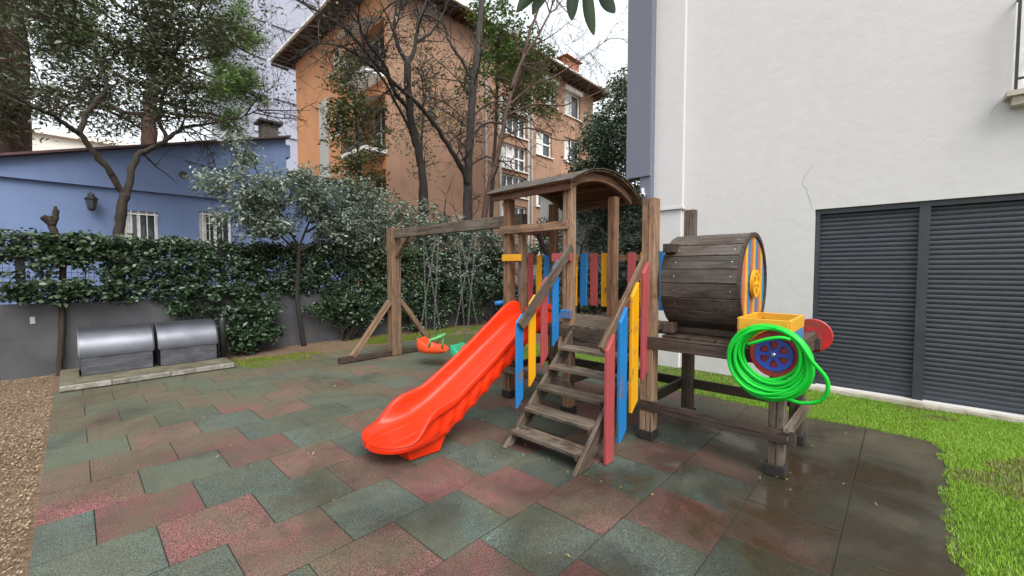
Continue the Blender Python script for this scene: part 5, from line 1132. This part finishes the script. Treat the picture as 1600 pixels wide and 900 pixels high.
me = bpy.data.meshes.new('chute'); me.from_pydata(V, [], F + [tuple(range(NPF)), tuple(range(S_N * NPF + NPF - 1, S_N * NPF - 1, -1))])
bm = bmesh.new(); bm.from_mesh(me); bmesh.ops.recalc_face_normals(bm, faces=bm.faces); bm.to_mesh(me); bm.free()
ch_ = link('chute', me, M_['slide'], SL, smooth=True)
sb = ch_.modifiers.new('sub', 'SUBSURF'); sb.levels = 1; sb.render_levels = 1
m = MB()
pl0 = [(1.80, SC - .20), (1.78, SC + .17), (2.04, SC + .19), (2.08, SC - .22)]; pl1 = [(1.76, SC - .22), (1.74, SC + .19), (2.10, SC + .21), (2.14, SC - .24)]
m.poly([(x, y, .012) for x, y in pl0[::-1]]); m.poly([(x, y, .16) for x, y in pl1])
for i in range(4): m.poly([(*pl0[i], .012), (*pl0[(i + 1) % 4], .012), (*pl1[(i + 1) % 4], .16), (*pl1[i], .16)])
fo = m.build('foot', M_['slide'], SL, fix=True); bv = fo.modifiers.new('bev', 'BEVEL'); bv.width = .012; bv.segments = 2

# ================================================================ SWING FRAME AND SWINGS
SX = 3.95
SF = thing('swing_set', (SX, 6.6, 0), 'weathered timber swing frame with one thick post and long top beam', 'swing frame')
pp = post('post', SX, 6.62, .012, 2.27, .18, M_['tan'], SF)
link('post_plate', cbox(.02, .05, .16, .003, M_['iron']), M_['iron'], pp, Matrix.Translation((SX - .1, 6.60, .92)))
beam('foot_beam', (2.93, 6.62, .055), (4.95, 6.62, .055), .10, .085, M_['dark'], SF)
for sgn in (-1, 1): beam('brace', (SX + sgn * .80, 6.60, .09), (SX + sgn * .10, 6.60, .98), .085, .085, M_['tan'], SF)
beam('top_beam', (SX, 6.72, 2.165), (SX, 3.50, 2.165), .10, .15, M_['greyw'], SF); beam('knee_brace', (SX, 6.52, 1.78), (SX, 6.18, 2.10), .07, .075, M_['tan'], SF)
beam('strap', (SX - .055, 3.72, 2.165), (SX - .055, 3.64, 2.165), .012, .17, M_['iron'], SF)
# chain: one link mesh repeated along the length
def chain_mesh(L):
    m = MB(); p = .034; n = int(L / p)
    for k in range(n):
        c = k * p; pts = []
        for i in range(9):
            t = 2 * math.pi * i / 8; a, b = math.cos(t) * .024, math.sin(t) * .011
            pts.append((a + c, b, 0) if k % 2 else (a + c, 0, b))
        m.tube(pts, .0030, 4, cap=False)
    return m.mesh('chain')
def swing(y, tilt, shell, bar, label):
    T = thing('swing', (SX, y, .35), label, 'swing', 'swings hanging from the timber beam')
    ct, st_ = math.cos(tilt), math.sin(tilt)
    def W(u, v, w): return (SX + u * ct - v * st_, y + u * st_ + v * ct, .20 + w)
    # shell lofted from the raised back (u > 0) to the low front
    us_ = [.20, .195, .17, .12, .06, 0.0, -.06, -.12, -.18, -.23, -.25, -.255]
    zt_ = [.17, .235, .255, .235, .165, .130, .138, .140, .115, .070, .050, .040]; zb_ = [.12, .06, .025, .006, 0, 0, 0, 0, .004, .018, .032, .036]; hw_ = [.13, .165, .18, .19, .195, .195, .195, .19, .18, .155, .12, .08]
    V = []; F = []; NP = 14
    for u, zt, zb, hw in zip(us_, zt_, zb_, hw_):
        q = [(-1.06, zt), (-1.05, zb + (zt - zb) * .4), (-.9, zb + .01), (-.5, zb), (.5, zb), (.9, zb + .01), (1.05, zb + (zt - zb) * .4), (1.06, zt), (1.0, zt + .006), (.92, zt - .004), (.84, zb + .03 + (zt - zb) * .25), (.5, zb + .022), (-.5, zb + .022), (-.84, zb + .03 + (zt - zb) * .25)]
        if u > .15 or u < -.22: q[10:14] = [(.84, zt - .012), (.5, zt - .008), (-.5, zt - .008), (-.84, zt - .012)]
        V += [W(u, a * hw, b) for a, b in q]
    for i in range(len(us_) - 1):
        for k in range(NP): k2 = (k + 1) % NP; F.append((i * NP + k, i * NP + k2, (i + 1) * NP + k2, (i + 1) * NP + k))
    F += [tuple(range(NP)), tuple(range(len(V) - 1, len(V) - NP - 1, -1))]
    me = bpy.data.meshes.new('seat'); me.from_pydata(V, [], F); bm = bmesh.new(); bm.from_mesh(me); bmesh.ops.recalc_face_normals(bm, faces=bm.faces); bm.to_mesh(me); bm.free()
    so = link('seat', me, M_[shell], T, smooth=True); q = so.modifiers.new('sub', 'SUBSURF'); q.levels = 1; q.render_levels = 1
    m = MB(); m.tube([W(-.02, -.20, .13), W(-.05, -.21, .24), W(-.16, -.20, .27), W(-.19, -.10, .275), W(-.195, 0, .275), W(-.19, .10, .275), W(-.16, .20, .27), W(-.05, .21, .24), W(-.02, .20, .13)], .022, 8); m.tube([W(-.19, 0, .27), W(-.17, 0, .05)], .02, 8)
    m.build('restraint_bar', M_[bar], T, True)
    for u, v, w in ((.15, -.185, .235), (.15, .185, .235), (-.10, -.205, .255), (-.10, .205, .255)):
        p0 = Vector(W(u, v, w)); p1 = Vector((SX + (.02 if p0.x > SX else -.02), y + (.2 if Vector(W(0, v, 0)).y > y else -.2) + (.03 if p0.y > y else -.03), 2.07)); L = (p1 - p0).length
        M4 = frame(p0, p1); M4.translation = p0; link('chain', chain_mesh(L), M_['chain'], T, M4)
    for v in (-.19, .19): MB().tube([(SX - .03, y + v * 1.05, 2.10), (SX - .02, y + v * 1.05, 2.055), (SX + .02, y + v * 1.05, 2.055), (SX + .03, y + v * 1.05, 2.10)], .008, 5).build('hanger', M_['iron'], T)
    return T
swing(5.50, 2.2, 'swingorange', 'swinglime', 'bucket swing with orange seat nearer the thick post')
swing(4.62, 1.9, 'swinggreen', 'swingorange', 'bucket swing with green seat nearer the slide')

# ================================================================ HOSE
HO = thing('garden_hose', (3.40, .66, .58), 'bright green garden hose coiled over the red train wheel', 'hose')
pts = []; loops = 17; per = 30
for k in range(loops):
    r = .195 + .075 * rnd.random() ** .8; cy_ = .665 + rnd.gauss(0, .012) + .01; cz_ = .945 - (r - .19) * .95 + rnd.gauss(0, .006); xx = 3.425 - .075 * (k / loops) + rnd.gauss(0, .008); ex = rnd.uniform(.96, 1.06); ph = rnd.uniform(0, 6.28); am = rnd.uniform(.004, .012)
    for i in range(per):
        a = math.pi * .5 + 2 * math.pi * i / per; w = am * math.sin(2 * a + ph)
        pts.append(Vector((xx + .012 * math.sin(a + ph), cy_ + math.cos(a) * r * ex + w, cz_ + math.sin(a) * r * (1.05 if math.sin(a) < 0 else .98) + w)))
for _ in range(4):     # relax the joints between loops
    pts = [pts[0]] + [(pts[i - 1] + pts[i] * 2 + pts[i + 1]) / 4 for i in range(1, len(pts) - 1)] + [pts[-1]]
pts += smooth_path([pts[-1], (3.36, .62, 1.13), (3.34, .50, 1.05), (3.33, .42, .93), (3.34, .345, .83), (3.35, .335, .74), (3.37, .38, .66), (3.38, .48, .625), (3.39, .56, .63), (3.40, .68, .61)], 6)[1:]
hm = MB().tube(pts, .0132, 8); hm.build('hose_coil', M_['hose'], HO, True)
st2 = smooth_path([(3.345, .80, .99), (3.33, .76, 1.01), (3.325, .68, 1.045), (3.33, .60, 1.065), (3.345, .545, 1.055)], 5)
MB().tube(st2, .0125, 8).build('hose_end', M_['hose'], HO, True); MB().tube([st2[-1], st2[-1] + Vector((.004, -.012, -.003))], .0105, 8).build('hose_mouth', M_['iron'], HO)
